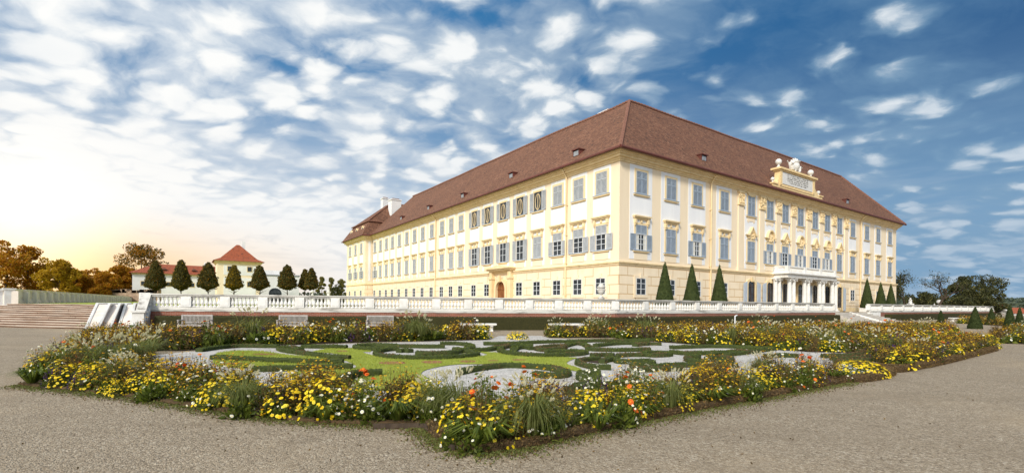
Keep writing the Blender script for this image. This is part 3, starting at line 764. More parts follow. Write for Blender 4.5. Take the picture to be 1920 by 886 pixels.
for i, s in enumerate(SLl):
    near = i < 8
    pit = min(abs(s - t) for j, t in enumerate(SLl) if j != i)
    w = 1.38 if near else 1.24
    panel('L', s, min(1.42, pit * .36), 4.8, 13.25)
    place('upper ' + upL[i], 'L', s, UP0, w, UP1 - UP0)
    place('mid %s %s hood apron' % (midL[i], 'open' if 'full' in midL[i] else ''), 'L', s, MI0, w, MI1 - MI0)
    if i != 5: place('ground', 'L', s, GR0, 1.25, GR1 - GR0)

# pilasters with carved capitals in the middle of the garden front
for u in (1387.8, 1427.6, 1458, 1486.5, 1515.3, 1539.3, 1562, 1585.7):
    s = sR(u); m = MB()
    m.box(s - .5, s + .5, 0, .10, STR + .1, 13.28, 0); m.box(s - .6, s + .6, .0, .17, STR + .07, STR + .5, 0)
    b = m.mapped(mapR).build('pilaster', 'yellow_wall', pal)
    m = MB(); m.box(s - .52, s + .52, .10, .16, 11.75, 13.28)
    for z, e in ((13.05, .66), (11.72, .6)): m.box(s - e, s + e, .0, .26, z, z + .14)
    for k in range(26):
        a = random.uniform(-.5, .5); zz = random.uniform(11.95, 13.0); m.sphere((s + a, .18, zz), random.uniform(.06, .14), 6, 4)
    for sg in (-1, 1):
        pts = [Vector((s + sg * (.42 - .13 * math.cos(t)), .22, 12.75 + .14 * math.sin(t))) for t in np.linspace(0, 5.5, 9)]; m.tube(pts, .06, 5)
    m.mapped(mapR).build('capital', 'yellow_trim', b)
# downpipes
for fac, us in (('R', (1330.7, 1612.0)), ('L', (1063.0, 818.0, 698.8))):
    for u in us:
        s = sR(u) if fac == 'R' else sL(u); m = MB()
        m.tube([Vector((s, .16, 0)), Vector((s, .16, 13.3)), Vector((s, .75, 14.0))], .085, 7)
        for z in (1.5, 4.7, 7.5, 10.5): m.box(s - .11, s + .11, 0, .26, z, z + .07)
        m.mapped(mapR if fac == 'R' else mapL).build('downpipe', 'yellow_trim', pal)

# tall arched garden doors with louvred leaves, garden front
def arch_poly(hw, h, n=9, rise=0.35):
    return [(-hw, 0), (hw, 0), (hw, h - rise)] + [(math.cos(a) * hw, h - rise + math.sin(a) * rise) for a in np.linspace(0, math.pi, n)][1:-1] + [(-hw, h - rise)]
for i in range(4, 11):
    s = SRr[i]; hw, h = .72, 3.35; z0 = 0.12
    m = MB(); big = arch_poly(hw + .24, h + .22); small = arch_poly(hw, h)
    n = len(big)
    for k in range(1, n): m.prism([small[k], small[(k + 1) % n], big[(k + 1) % n], big[k]] if k < n - 1 else [small[k], small[0], big[0], big[k]], 'y', .0, .16)
    m.box(-.15, .15, .16, .24, h - .1, h + .42)
    sh = lambda v, s=s, z0=z0: mapR(v + np.array([s, 0.06, z0]))
    root = m.mapped(sh).build('arched_door', 'yellow_trim', pal)
    m = MB(); m.prism(small, 'y', -.02, .02); m.mapped(sh).build('pane', 'glass', root)
    m = MB()
    fm_ = 'white_wall' if i == 7 else 'dark_frame'
    for a in (-hw, -.05, hw - .09): m.box(a, a + .09, .02, .07, 0, h - .28)
    for z in (0, .9, 1.0, 1.9, 2.75): m.box(-hw, hw, .02, .065, z, z + .07)
    m.mapped(sh).build('door_frame', 'blue_grey_paint' if i == 7 else fm_, root)
    if i != 7:
        for sg in (-1, 1):
            m = MB(); a, b = (sg * (hw + .30), sg * (hw + 1.02)); a, b = min(a, b), max(a, b)
            m.prism([(a, 0), (b, 0), (b, h - (.30 if sg > 0 else .05)), (a, h - (.05 if sg > 0 else .30))], 'y', .17, .22)
            for z in (.15, 1.15, 2.15): m.box(a + .08, b - .08, .22, .235, z, z + .85)
            m.mapped(sh).build('shutter', 'pale_blue_shutter' if 'pale_blue_shutter' in MATS else noisy('pale_blue_shutter', (0.40, 0.46, 0.54), (0.48, 0.53, 0.58), 2.0, 0.6), root)

# portal on the long side front
s = SLl[5]; m = MB()
sh = lambda v, s=s: mapL(v + np.array([s, 0.0, 0.0]))
doorh, hw = 3.35, 1.0
outer = arch_poly(hw + .35, doorh + .3, 13, 1.15); inner = arch_poly(hw, doorh, 13, 1.0); n = len(outer)
for k in range(1, n): m.prism([inner[k], inner[(k + 1) % n], outer[(k + 1) % n], outer[k]], 'y', .0, .42)
for sg in (-1, 1):
    m.box(sg * 2.0 - .32, sg * 2.0 + .32, 0, .55, 0, 3.6); m.box(sg * 2.0 - .42, sg * 2.0 + .42, 0, .66, 3.6, 3.85)
    m.box(sg * 2.0 - .42, sg * 2.0 + .42, 0, .66, 0, .5)
    m.box(sg * 2.0 - .3, sg * 2.0 + .3, 0, .5, 3.85, 4.55)
m.box(-2.4, 2.4, 0, .5, 4.5, 4.62); m.box(-2.6, 2.6, 0, .75, 4.62, 4.8)
m.prism([(-2.75, 4.8), (2.75, 4.8), (2.6, 4.98), (.9, 5.05), (0, 5.22), (-.9, 5.05), (-2.6, 4.98)], 'y', 0, .95)
m.box(-.22, .22, .42, .62, doorh - .1, doorh + .7)
portal = m.mapped(sh).build('portal', 'yellow_trim', pal)
m = MB(); m.prism(inner, 'y', -.02, .07); dr = m.mapped(sh).build('door', 'brown_door', portal)
m = MB()
for a in (-.86, .1):
    for z, hh in ((.2, .9), (1.25, 1.0)): m.box(a, a + .76, .07, .12, z, z + hh)
m.box(-.04, .04, .07, .15, 0, doorh); m.box(-hw, hw, .07, .14, 2.32, 2.42); m.mapped(sh).build('door_panels', 'brown_door', dr)

# ------------------------------------------------------------------ portico with balcony
xw = sR(1450, 500)
best = min((abs(hit(1476.5, 505, 'y', -p).x - xw), p) for p in np.arange(1.5, 6, .02)); PY = best[1]
x0 = xw; x1 = hit(1567, 512, 'y', -PY).x
zf = hit(1477, 509, 'y', -PY).z; ztop = hit(1477, 497.5, 'y', -PY).z; zs_ = hit(1477, 519.5, 'y', -PY).z
print('PORTICO', PY, x0, x1, zf, ztop, zs_, 'LX', LX, 'LY', LY, 'RZ', RZ)
m = MB()
m.box(x0 - .1, x1 + .1, -PY - .1, .0, zs_, zs_ + .32); m.box(x0 - .02, x1 + .02, -PY - .02, 0, zs_ + .32, zf - .22); m.box(x0 - .35, x1 + .35, -PY - .35, 0, zf - .22, zf - .08); m.box(x0 - .22, x1 + .22, -PY - .22, 0, zf - .08, zf)
portico = m.build('portico', 'white_stone', pal)
def column(x, y, r, z0, z1, name='column'):
    m = MB(); m.box(x - r * 1.5, x + r * 1.5, y - r * 1.5, y + r * 1.5, z0, z0 + .2)
    m.lathe([(r * 1.4, .2), (r * 1.4, .3), (r * 1.1, .36), (r, .5), (r, 1.6), (r * .86, z1 - z0 - .42), (r * 1.0, z1 - z0 - .38), (r * .9, z1 - z0 - .34), (r * 1.35, z1 - z0 - .16)], (x, y, z0), 14)
    m.box(x - r * 1.45, x + r * 1.45, y - r * 1.45, y + r * 1.45, z1 - .16, z1 - .004)
    for sx in (-1, 1): m.lathe([(r * .42, -r * 1.3), (r * .42, r * 1.3)], (0, 0, 0), 8) if False else m.sphere((x + sx * r * 1.25, y - r * .9, z1 - .28), r * .42, 7, 5)
    return m.build(name, 'white_stone', portico)
for u in (1480, 1487.6, 1508, 1515, 1536.2, 1542.8, 1560.2, 1566.2):
    column(hit(u, 545, 'y', -PY + .35).x, -PY + .35, .25, 0, zs_)
for u in (1453.5, 1460.5): column(hit(u, 545, 'y', -.5).x, -.5, .25, 0, zs_)
def baluster_prof(h, r):
    return [(r * .95, 0), (r * .95, h * .10), (r * .45, h * .16), (r * .80, h * .26), (r * 1.0, h * .38), (r * .72, h * .56), (r * .42, h * .72), (r * .60, h * .80), (r * .45, h * .86), (r * .95, h * .92), (r * .95, h)]
BALM = MB().lathe(baluster_prof(.62, .10), seg=8).mesh('baluster', ['white_stone'], uv=False)
bh = ztop - zf
m = MB()
def rail(m, xa, ya, xb, yb, z0, z1):
    m.box(min(xa, xb), max(xa, xb), min(ya, yb), max(ya, yb), z0, z1)
m.box(x0 + .02, x1 - .02, -PY - .02, -PY + .28, zf + bh - .14, zf + bh); m.box(x0 + .02, x0 + .3, -PY + .28, 0, zf + bh - .14, zf + bh); m.box(x1 - .3, x1 - .02, -PY + .28, 0, zf + bh - .14, zf + bh)
m.box(x0 + .02, x1 - .02, -PY - .02, -PY + .28, zf, zf + .12); m.box(x0 + .02, x0 + .3, -PY + .28, 0, zf, zf + .12); m.box(x1 - .3, x1 - .02, -PY + .28, 0, zf, zf + .12)
nb = 4; xs = np.linspace(x0 + .25, x1 - .25, nb * 1 + 0)
for xx in xs: m.box(xx - .28, xx + .28, -PY - .06, -PY + .32, zf, zf + bh - .01)
for yy in (-PY * .02 - .3,):
    for xx in (x0 + .16, x1 - .16): m.box(xx - .2, xx + .2, yy - .2, yy + .2, zf, zf + bh - .01)
balc = m.build('balcony_rail', 'white_stone', portico)
sc_ = (bh - .26) / .62
def bal(x, y):
    o = link('baluster', BALM, balc, (x, y, zf + .12)); o.scale = (1, 1, sc_)
for a, b in zip(xs[:-1], xs[1:]):
    k = 11
    for j in range(k): bal(a + .28 + (b - a - .56) * (j + .5) / k, -PY + .13)
for j in range(7): bal(x0 + .16, -PY + .5 + (PY - 1.0) * (j + .5) / 7); bal(x1 - .16, -PY + .5 + (PY - 1.0) * (j + .5) / 7)

# ------------------------------------------------------------------ attica with the inscription and the urn group
ya = -.55
q0 = hit(1449.6, 349, 'y', ya); q1 = hit(1542, 372, 'y', ya)
b0 = hit(1462, 330, 'y', ya).x; b1 = hit(1526.5, 345, 'y', ya).x
zb = EZ - .05; zt = hit(1470, 316, 'y', ya).z
xa, xb = q0.x, q1.x; H = zt - zb
print('ATTICA', xa, xb, b0, b1, H)
m = MB()
ang = [0, .3, .6, .85, 1.0]
def sweep(x_in, x_out, zlo, zhi): return [(x_in + (x_out - x_in) * (1 - t) ** 2, zlo + (zhi - zlo) * t) for t in ang]
left_c = sweep(b0, xa + .9, zb + .8, zt - .6); right_c = sweep(b1, xb - .9, zb + .8, zt - .6)
poly = [(xa, zb), (xb, zb), (xb, zb + .8), (xb - .9, zb + .8)] + right_c + [(b1, zt - .4), (b0, zt - .4)] + left_c[::-1] + [(xa + .9, zb + .8), (xa, zb + .8)]
m.prism(poly, 'y', ya, ya + .6, 0)
m.box(xa - .1, xa + 1.0, ya - .1, ya + .7, zb + .8, zb + .95); m.box(xb - 1.0, xb + .1, ya - .1, ya + .7, zb + .8, zb + .95)
m.box(b0 - .15, b1 + .15, ya - .12, ya + .72, zt - .4, zt - .22); m.box(b0 - .35, b1 + .35, ya - .3, ya + .9, zt - .22, zt)
m.box(b0 + .0, b1 - .0, ya - .06, ya, zb + .72, zb + .86)
m.box(b0 - .02, b0 + .45, ya - .1, ya, zb + .86, zt - .4); m.box(b1 - .45, b1 + .02, ya - .1, ya, zb + .86, zt - .4)
attica = m.build('attica', 'attica_plaster', pal)
m = MB(); m.box(b0 + .5, b1 - .5, ya - .05, ya, zb + 1.05, zt - .44); m.build('tablet', 'marble', attica)
m = MB(); pw_ = (b1 - b0); cx = (b0 + b1) / 2; zlo, zhi = zb + 1.22, zt - .55; rows = 5
for r_ in range(rows):
    zr = zhi - (zhi - zlo) * (r_ + .5) / rows; half = pw_ * (.30 if r_ < 4 else .24); hh = (zhi - zlo) / rows * .55
    x = cx - half
    while x < cx + half - .1:
        wlen = random.randint(2, 8)
        for _ in range(wlen):
            if x > cx + half: break
            t = random.choice('ILOTVE'); w = .13
            y_ = ya - .062
            if t in 'IE': m.box(x, x + .045, y_, y_ + .01, zr - hh / 2, zr + hh / 2)
            if t in 'LE': m.box(x + .045, x + w, y_, y_ + .01, zr - hh / 2, zr - hh / 2 + .05)
            if t == 'E': m.box(x + .045, x + w, y_, y_ + .01, zr + hh / 2 - .05, zr + hh / 2)
            if t == 'L': m.box(x, x + .045, y_, y_ + .01, zr - hh / 2, zr + hh / 2)
            if t == 'T': m.box(x + .05, x + .095, y_, y_ + .01, zr - hh / 2, zr + hh / 2 - .05); m.box(x, x + w, y_, y_ + .01, zr + hh / 2 - .05, zr + hh / 2)
            if t == 'O': m.box(x, x + .045, y_, y_ + .01, zr - hh / 2, zr + hh / 2); m.box(x + w - .03, x + w + .015, y_, y_ + .01, zr - hh / 2, zr + hh / 2)
            if t == 'V': m.prism([(x, zr + hh / 2), (x + .05, zr + hh / 2), (x + .1, zr - hh / 2), (x + .06, zr - hh / 2)], 'y', y_, y_ + .01); m.prism([(x + .13, zr + hh / 2), (x + .17, zr + hh / 2), (x + .1, zr - hh / 2), (x + .07, zr - hh / 2)], 'y', y_ - .002, y_ + .008)
            x += .18
        x += .12
m.build('inscription', 'lettering', attica)
def finial(x, z, r, nm):
    m = MB(); m.lathe([(r * .9, 0), (r * .9, r * .3), (r * .45, r * .6), (r * .3, r * 1.0), (r * .45, r * 1.2)], (x, ya + .3, z), 10)
    m.sphere((x, ya + .3, z + r * 2.1), r, 12, 9); m.build(nm, 'marble', attica, smooth=True)
finial(b0 + .3, zt, .36, 'ball_finial'); finial(b1 - .3, zt, .36, 'ball_finial')
finial(xa + .45, zb + .95, .22, 'vase_finial'); finial(xb - .45, zb + .95, .22, 'vase_finial')
m = MB(); k = .66
m.lathe([(r * k, z * k) for r, z in [(.55, 0), (.55, .2), (.3, .3), (.2, .5), (.5, .75), (.78, 1.2), (.72, 1.6), (.62, 1.95), (.85, 2.1), (.9, 2.2), (.5, 2.3), (.5, 2.45), (.35, 2.6), (.12, 2.8)]], (cx, ya + .3, zt), 14)
for j in range(8): m.sphere((cx + random.uniform(-.32, .32), ya + .3 + random.uniform(-.2, .2), zt + 1.62 + random.random() * .2), .11, 6, 5)
m.build('urn', 'marble', attica, smooth=True)
def putto(side):
    bm_ = bpy.data.meshes.new('putto')
    J = [(0, 0, .75), (0, 0, 1.15), (.05, 0, 1.55), (.1, 0, 1.8), (.14, 0, 2.1),
         (.2, -.22, .6), (.75, -.28, .55), (.75, -.30, .08), (1.0, -.30, .03),
         (.2, .22, .6), (.6, .3, .35), (1.05, .35, .1),
         (.02, -.36, 1.6), (-.3, -.45, 1.35), (-.62, -.3, 1.55),
         (.02, .36, 1.6), (-.3, .4, 1.75), (-.7, .28, 1.9)]
    E_ = [(0, 1), (1, 2), (2, 3), (3, 4), (0, 5), (5, 6), (6, 7), (7, 8), (0, 9), (9, 10), (10, 11), (2, 12), (12, 13), (13, 14), (2, 15), (15, 16), (16, 17)]
    rad = [.36, .33, .30, .13, .27, .24, .17, .11, .08, .24, .17, .09, .15, .11, .08, .15, .11, .08]
    sc2 = .74 if side < 0 else .58
    bm_.from_pydata([((cx + side * 1.0 - side * x * sc2), ya + .3 + y * sc2, zt + z * sc2) for x, y, z in J], E_, [])
    o = link('putto', bm_, attica); md = o.modifiers.new('skin', 'SKIN')
    for v, r in zip(bm_.skin_vertices[0].data if bm_.skin_vertices else [], rad): v.radius = (r * sc2, r * sc2)
    if not bm_.skin_vertices: pass
    ss = o.modifiers.new('sub', 'SUBSURF'); ss.levels = 1; ss.render_levels = 1
    return o, bm_, [r * sc2 for r in rad]
try:
    for sd in (-1, 1):
        o, me, rads = putto(sd)
        if not me.skin_vertices:
            import bmesh
            bm2 = bmesh.new(); bm2.from_mesh(me); lay = bm2.verts.layers.skin.verify(); bm2.verts.ensure_lookup_table()
            for v, r in zip(bm2.verts, rads): v[lay].radius = (r, r)
            bm2.verts[0][lay].use_root = True
            bm2.to_mesh(me); bm2.free()
        me.materials.append(MATS['marble'])
except Exception as ex: print('putto', ex)

# ------------------------------------------------------------------ projecting far wing with mansard roof
yw0 = sL(699.0, 500) 
best = min((abs(hit(684.5, 500, 'x', -p).y - yw0), p) for p in np.arange(.5, 14, .05)); WP = best[1]
yw1 = hit(650.5, 500, 'x', -WP).y
print('WING', WP, yw0, yw1)
MB().box(-WP, 12, yw0, yw1, STR - .12, 14.0).build('wing_wall', 'yellow_wall', pal)
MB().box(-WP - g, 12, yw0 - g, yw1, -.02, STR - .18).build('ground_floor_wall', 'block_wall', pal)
m = MB()
for o_, z0, z1 in ((.15, STR - .2, STR + .07), (.2, 13.3, 13.55), (.5, 13.55, 13.85), (.75, 13.85, 14.1)): m.box(-WP - o_, 12, yw0 - o_, yw1 + o_, z0, z1)
m.build('cornice', 'yellow_trim', pal)
# mansard: steep lower slopes, flat hip above
m = MB(); e = .95; a0, a1, b0_, b1_ = -WP - e, 12.0, yw0 - e, yw1 + e
zk = hit(690.5, 417.5, 'x', -WP + 1.6).z; zp = hit(733, 380, 'x', 5.0).z + .2
ik = 2.0
lo = [(a0, b0_, 14.1), (a1, b0_, 14.1), (a1, b1_, 14.1), (a0, b1_, 14.1)]; hi = [(a0 + ik, b0_ + ik, zk), (a1, b0_ + ik, zk), (a1, b1_ - ik, zk), (a0 + ik, b1_ - ik, zk)]
m.add(lo + hi, [(0, 1, 5, 4), (1, 2, 6, 5), (2, 3, 7, 6), (3, 0, 4, 7)])
ym = (b0_ + b1_) / 2
hi2 = [(a0 + ik - .25, b0_ + ik - .25, zk), (a1, b0_ + ik - .25, zk), (a1, b1_ - ik + .25, zk), (a0 + ik - .25, b1_ - ik + .25, zk), (5.5, ym - 2, zp), (a1, ym - 2, zp), (a1, ym + 2, zp), (5.5, ym + 2, zp)]
m.add(hi2, [(0, 1, 5, 4), (1, 2, 6, 5), (2, 3, 7, 6), (3, 0, 4, 7), (4, 5, 6, 7)])
wroof = m.build('wing_roof', 'roof_tiles', pal)
m = MB(); m.tube([Vector(hi2[0]), Vector(hi2[3])], .16, 6); m.tube([Vector(hi2[0]), Vector(hi2[1])], .16, 6); caps(m, [Vector(hi2[0]), Vector(hi2[4])]); m.build('ridge_tiles', 'ridge_tiles', wroof)
m = MB(); m.tube([Vector((a0, b0_, 14.08)), Vector((a0, b1_, 14.08))], .14, 6); m.tube([Vector((a0, b0_, 14.08)), Vector((-EO, b0_, 14.08))], .14, 6); m.build('gutter', 'dark_red_metal', pal)
for u in (677.8, 667.0, 656.8):
    y = hit(u, 500, 'x', -WP).y
    sh = lambda v, y=y: np.stack([-WP - v[:, 1], v[:, 0] + y, v[:, 2]], 1)
    m = MB(); m.box(-1.1, 1.1, 0, .03, 4.8, 13.2); m.mapped(sh).build('plaster_panel', 'white_wall', pal)
    for nm, z in (('upper closed', UP0), ('mid half hood apron', MI0), ('ground', GR0)):
        h_ = {'u': UP1 - UP0, 'm': MI1 - MI0, 'g': GR1 - GR0}[nm[0]]
        key = (nm, 'L', 1.24, round(h_, 2), 0)
        if key not in PROTO: PROTO[key] = window_meshes(nm, 1.24, h_, 'L')
        r_ = link('ground_floor_window' if nm == 'ground' else 'window', PROTO[key][0][1], pal, (-WP - (.062 if nm == 'ground' else 0), y, z))
        for n_, me in PROTO[key][1:]: link(n_, me, r_)
    m = MB(); top = arch_poly(.75, 1.9, 7, .6)
    m.prism(top, 'y', -.9, .25); d_ = m.mapped(lambda v, y=y: np.stack([-WP + .35 - v[:, 1], v[:, 0] + y, v[:, 2] + 14.5], 1)).build('wing_dormer', 'yellow_trim', wroof)
    m = MB(); m.prism(arch_poly(.45, 1.45, 7, .4), 'y', .25, .27); m.mapped(lambda v, y=y: np.stack([-WP + .35 - v[:, 1], v[:, 0] + y, v[:, 2] + 14.65], 1)).build('dormer_window', 'glass', wroof)
m = MB()
m.box(-.5, .5, -.035, 0, 5.0, 13.0)
xm = hit(692.5, 500, 'y', yw0).x
m.mapped(lambda v: np.stack([v[:, 0] * .45 + xm - 0.0, v[:, 1] + yw0, v[:, 2]], 1)).build('plaster_panel', 'white_wall', pal)
p_ = hit(740, 398, 'x', AX - 3.5); chimney(0, 0, p_.y, 1.05, hit(740, 377, 'x', AX - 3.5).z - p_.z + .9, p_.z - .9, AX - 3.5)
p_ = hit(721.5, 388, 'x', 6.0); chimney(0, 0, p_.y, .7, hit(721.5, 374, 'x', 6.0).z - p_.z + 1.2, p_.z - 1.2, 6.0, wroof)

# ================================================================== balustrades, walls, stairs
BH = BZ1 - BZ0
BAL2 = MB().lathe([(r * 1.0, z) for r, z in baluster_prof(.60, .115)], seg=8).mesh('baluster', ['white_stone'], uv=False)
def local_frame(p0, p1):
    d = Vector((p1[0] - p0[0], p1[1] - p0[1], 0)); return d.length, math.atan2(d.y, d.x)
def balustrade(label, p0, p1, nb, per, mat='white_stone', solid=False, cat='balustrade', h=None, name='stone_balustrade', ends=(True, True)):
    L, a = local_frame(p0, p1); h = h or BH
    root = thing(name, label, cat, (p0[0], p0[1], p0[2]), a)
    m = MB(); m.box(0, L, -.21, .21, 0, .16); m.box(0, L, -.17, .17, .16, .27); m.build('plinth', 'weathered_stone' if not solid else mat, root)
    m = MB(); m.box(0, L, -.15, .15, h - .15, h - .07); m.box(0, L, -.20, .20, h - .07, h + .003); m.build('top_rail', 'weathered_stone' if not solid else mat, root)
    pxs = np.linspace(0, L, nb + 1); pw2 = .27
    for i, x in enumerate(pxs):
        if (i == 0 and not ends[0]) or (i == nb and not ends[1]): continue
        m = MB(); yy = .19 if not solid else .40; m.box(x - pw2, x + pw2, -yy, yy, .273 if not solid else .0, h - .152); m.box(x - pw2 + .08, x + pw2 - .08, -.205, .205, .36, h - .25); m.build('pedestal', mat, root)
    if solid:
        for x, y in zip(pxs[:-1], pxs[1:]):
            m = MB(); m.box(x + pw2, y - pw2, -.10, .10, .27, h - .15); m.box(x + pw2, y - pw2, -.13, .13, .5, .56); m.build('wall_panel', mat, root)
        return root
    n = 0
    s = (h - .15 - .27) / .60
    rest = None
    for x, y in zip(pxs[:-1], pxs[1:]):
        for j in range(per):
            xx = x + pw2 + (y - x - 2 * pw2) * (j + .5) / per
            if n < 98:
                o = link('baluster', BAL2, root, (xx, 0, .27)); o.scale = (1, 1, s)
            else:
                rest = rest or MB(); rest.lathe([(r, z * s) for r, z in baluster_prof(.60, .115)], (xx, 0, .27), 8)
            n += 1
    if rest: tag(rest.build('far_balusters', 'white_stone', root, uv=False), kind='stuff')
    return root
balustrade('long white stone balustrade with pot-bellied balusters above the benches', bL, bC, 14, 7)
balustrade('white stone balustrade running from the urn to the portico', bC, bR, 11, 8, ends=(False, True))
balustrade('white stone balustrade right of the garden steps, beyond the portico', bR2, bR3, 16, 9)
# sloping rail beside the right end of the steps down
def slope_rail(label, top, bot, nb=5):
    d = Vector(bot) - Vector(top); L = Vector((d.x, d.y, 0)).length; a = math.atan2(d.y, d.x); root = thing('sloping_balustrade', label, 'balustrade', tuple(top), a)
    dz = d.z
    m = MB(); 
    for z0, z1 in ((0, .26), (.9, 1.04)): m.prism([(0, z0), (L, z0 + dz), (L, z1 + dz), (0, z1)], 'y', -.2, .2)
    m.build('rail', 'white_stone', root)
    m = MB()
    for i in range(nb * 5):
        x = L * (i + .5) / (nb * 5); w = .16 if i % 5 == 2 else .07; m.prism([(x - w, .26 + dz * (x - w) / L), (x + w, .26 + dz * (x + w) / L), (x + w, .9 + dz * (x + w) / L), (x - w, .9 + dz * (x - w) / L)], 'y', -.09, .09)
    m.build('baluster_row', 'white_stone', root)
    return root
q = at(1897, 590, bR3.y * 0.96)
slope_rail('white stone balustrade sloping down to the lower garden at the far end', (bR3.x, bR3.y, BZ0), (q.x, q.y, .15))

# retaining walls of red brick and clipped hedges before them
def wall_run(name, label, p0, p1, z0, z1, th, mat, cat):
    L, a = local_frame(p0, p1); o = thing(name, label, cat, (p0[0], p0[1], 0), a) if False else None
    m = MB(); m.box(0, L, -th / 2, th / 2, z0, z1)
    ob = m.build(name, mat); ob.location = (p0[0], p0[1], 0); ob.rotation_euler = (0, 0, a)
    return tag(ob, label, cat)
wall_run('retaining_wall', 'low red brick retaining wall behind the hedge with the benches', bL, bC, .0, BZ0 - .002, .36, 'brick', 'wall')
wall_run('retaining_wall', 'low red brick retaining wall below the balustrade leading to the portico', bC, bR, .0, BZ0 - .002, .36, 'brick', 'wall')
wall_run('retaining_wall', 'low red brick retaining wall right of the garden steps', bR2 + eR * 3.2, bR3, .0, BZ0 - .002, .36, 'brick', 'wall')
m = MB(); m.box(0, 3.3, -.2, .2, 0, BZ0 - .002); ob = m.build('stone_pier_base', 'white_stone'); ob.location = (bR2.x, bR2.y, 0); ob.rotation_euler = (0, 0, TH); tag(ob, 'pale stone wall end beside the garden steps', 'wall')

def leafy_box(name, label, cat, p0, p1, off, th, h, dens, lsize, leafm, corem='hedge_core', zj=.03):
    """clipped hedge standing in front of the run p0-p1"""
    L, a = local_frame(p0, p1); nx = max(2, int(L / .5)); ny, nz = 3, 4
    V = []; Q = []
    # front, top, back as one bent grid
    prof = [(-th / 2, 0), (-th / 2, h * .5), (-th / 2, h * .93), (-th / 2 + .06, h), (0, h), (th / 2 - .06, h), (th / 2, h * .93), (th / 2, 0)]
    for i in range(nx + 1):
        for (y, z) in prof:
            j = mnoise.noise(Vector((i * .37, y * 3, z * 3))) * zj
            V.append((L * i / nx, y + j, max(0, z + (j if z > .1 else 0))))
    k = len(prof)
    for i in range(nx):
        for j in range(k - 1): Q.append((i * k + j, (i + 1) * k + j, (i + 1) * k + j + 1, i * k + j + 1))
    V = np.array(V); Q = np.array(Q)
    m = MB(); m.add(V, Q, 0); m.add(V[:k], [tuple(range(k))], 0); m.add(V[-k:], [tuple(range(k))], 0)
    p, nr = surface_points(V, Q, int(L * dens))
    lv, lq = leaves(p + rand_unit(len(p)) * .02, lsize); m.add(lv, lq, 1)
    o = m.build(name, [corem, leafm], uv=False); o.location = (p0[0], p0[1], 0); o.rotation_euler = (0, 0, a)
    nrm = Vector((math.sin(a), -math.cos(a), 0)); o.location += nrm * off
    return tag(o, label, cat)
dL = (bC - bL).normalized()
leafy_box('clipped_hedge', 'long dark clipped hedge behind the white benches', 'hedge', bL + dL * .9, bC + dL * .1, .75, .8, .86, 420, .055, 'hedge_leaves')
leafy_box('clipped_hedge', 'dark clipped hedge below the balustrade leading to the portico', 'hedge', bC + eR * .1, bR - eR * 1.2, .75, .8, .86, 360, .06, 'hedge_leaves')
leafy_box('clipped_hedge', 'dark clipped hedge right of the garden steps', 'hedge', bR2 + eR * 4.2, bR3 - eR * 1.0, .75, .8, .86, 260, .07, 'hedge_leaves')

# urn on the corner pedestal
m = MB(); q = at(1127, 562, 34.2)
d = (bC - bL).normalized(); c = bL + d * ((Vector((q.x, q.y, 0)) - Vector((bL.x, bL.y, 0))).dot(d))
m.lathe([(.2, 0), (.2, .06), (.1, .12), (.07, .2), (.16, .27), (.30, .42), (.33, .58), (.29, .74), (.36, .82), (.36, .86), (.28, .9), (.2, .95), (.24, 1.02), (.12, 1.1)], (0, 0, 0), 14)
for k in range(16): a = k * math.pi / 8; m.sphere((.32 * math.cos(a), .32 * math.sin(a), .62), .06, 6, 4)
m.box(-.24, .24, -.24, .24, -.10, 0)
o = m.build('stone_urn', 'weathered_stone', smooth=True); o.scale = (.85, .85, .9); o.location = (c.x, c.y, BZ1 + .10); tag(o, 'carved stone urn on the balustrade near the palace corner', 'urn')

# ------------------------------------------------------------------ left terrace, stairs, ramps
s0 = gnd(0, 612.5); s1 = gnd(158, 616.5); dS = (s1 - s0).normalized(); nS = Vector((-dS.y, dS.x, 0))
NST, TREAD = 11, .40
riser = ZL / NST
sL0 = s0 - dS * 14; sLen = (gnd(250, 617) - sL0).dot(dS)
root = thing('stone_stairs', 'wide flight of weathered stone steps climbing to the upper lawn', 'stairs', (sL0.x, sL0.y, 0), math.atan2(dS.y, dS.x))
def rustystone():
    m, k = principled('stained_steps'); tc = k.n('ShaderNodeTexCoord'); c = tc.outputs['Object']
    mp = k.n('ShaderNodeMapping'); k.l(c, mp.inputs[0]); mp.inputs['Scale'].default_value = (.25, 3, 9)
    f = k.noise(mp.outputs[0], 1.5, 7, .65)
    col = k.ramp(f, [(.3, (.20, .14, .10)), (.42, (.38, .29, .22)), (.55, (.56, .47, .39)), (.72, (.72, .65, .57))])
    finish(k, col, .9, k.noise(c, 20, 4), .4)
    MATS['stained_steps'] = m
rustystone()
noisy('dark_risers', (.14, .075, .045), (.24, .14, .09), 3.0, .95, dirt=(.05, .035, .025), dscale=2.0, dthr=(.45, .65), damt=.7, stretch=(.3, 1, 3))  # riser faces in a darker colour than the treads
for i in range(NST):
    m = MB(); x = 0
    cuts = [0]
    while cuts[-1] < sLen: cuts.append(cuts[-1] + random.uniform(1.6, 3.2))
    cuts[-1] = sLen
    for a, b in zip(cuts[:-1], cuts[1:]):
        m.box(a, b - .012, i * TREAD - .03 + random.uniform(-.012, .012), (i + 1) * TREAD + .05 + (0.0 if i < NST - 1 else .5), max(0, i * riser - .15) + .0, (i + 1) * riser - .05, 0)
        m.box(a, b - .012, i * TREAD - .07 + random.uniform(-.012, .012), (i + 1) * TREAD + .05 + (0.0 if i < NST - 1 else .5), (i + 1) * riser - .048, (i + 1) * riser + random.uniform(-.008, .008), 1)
    m.build('step', ['dark_risers', 'stained_steps'], root)
def onst(u, v):                                        # along the stair line
    return (gnd(u, v) - sL0).dot(dS)
RUN = NST * TREAD
noisy('ramp_stone', (.70, .63, .57), (.60, .53, .47), 2.5, .9, dirt=(.42, .33, .27), dscale=2, damt=.4)
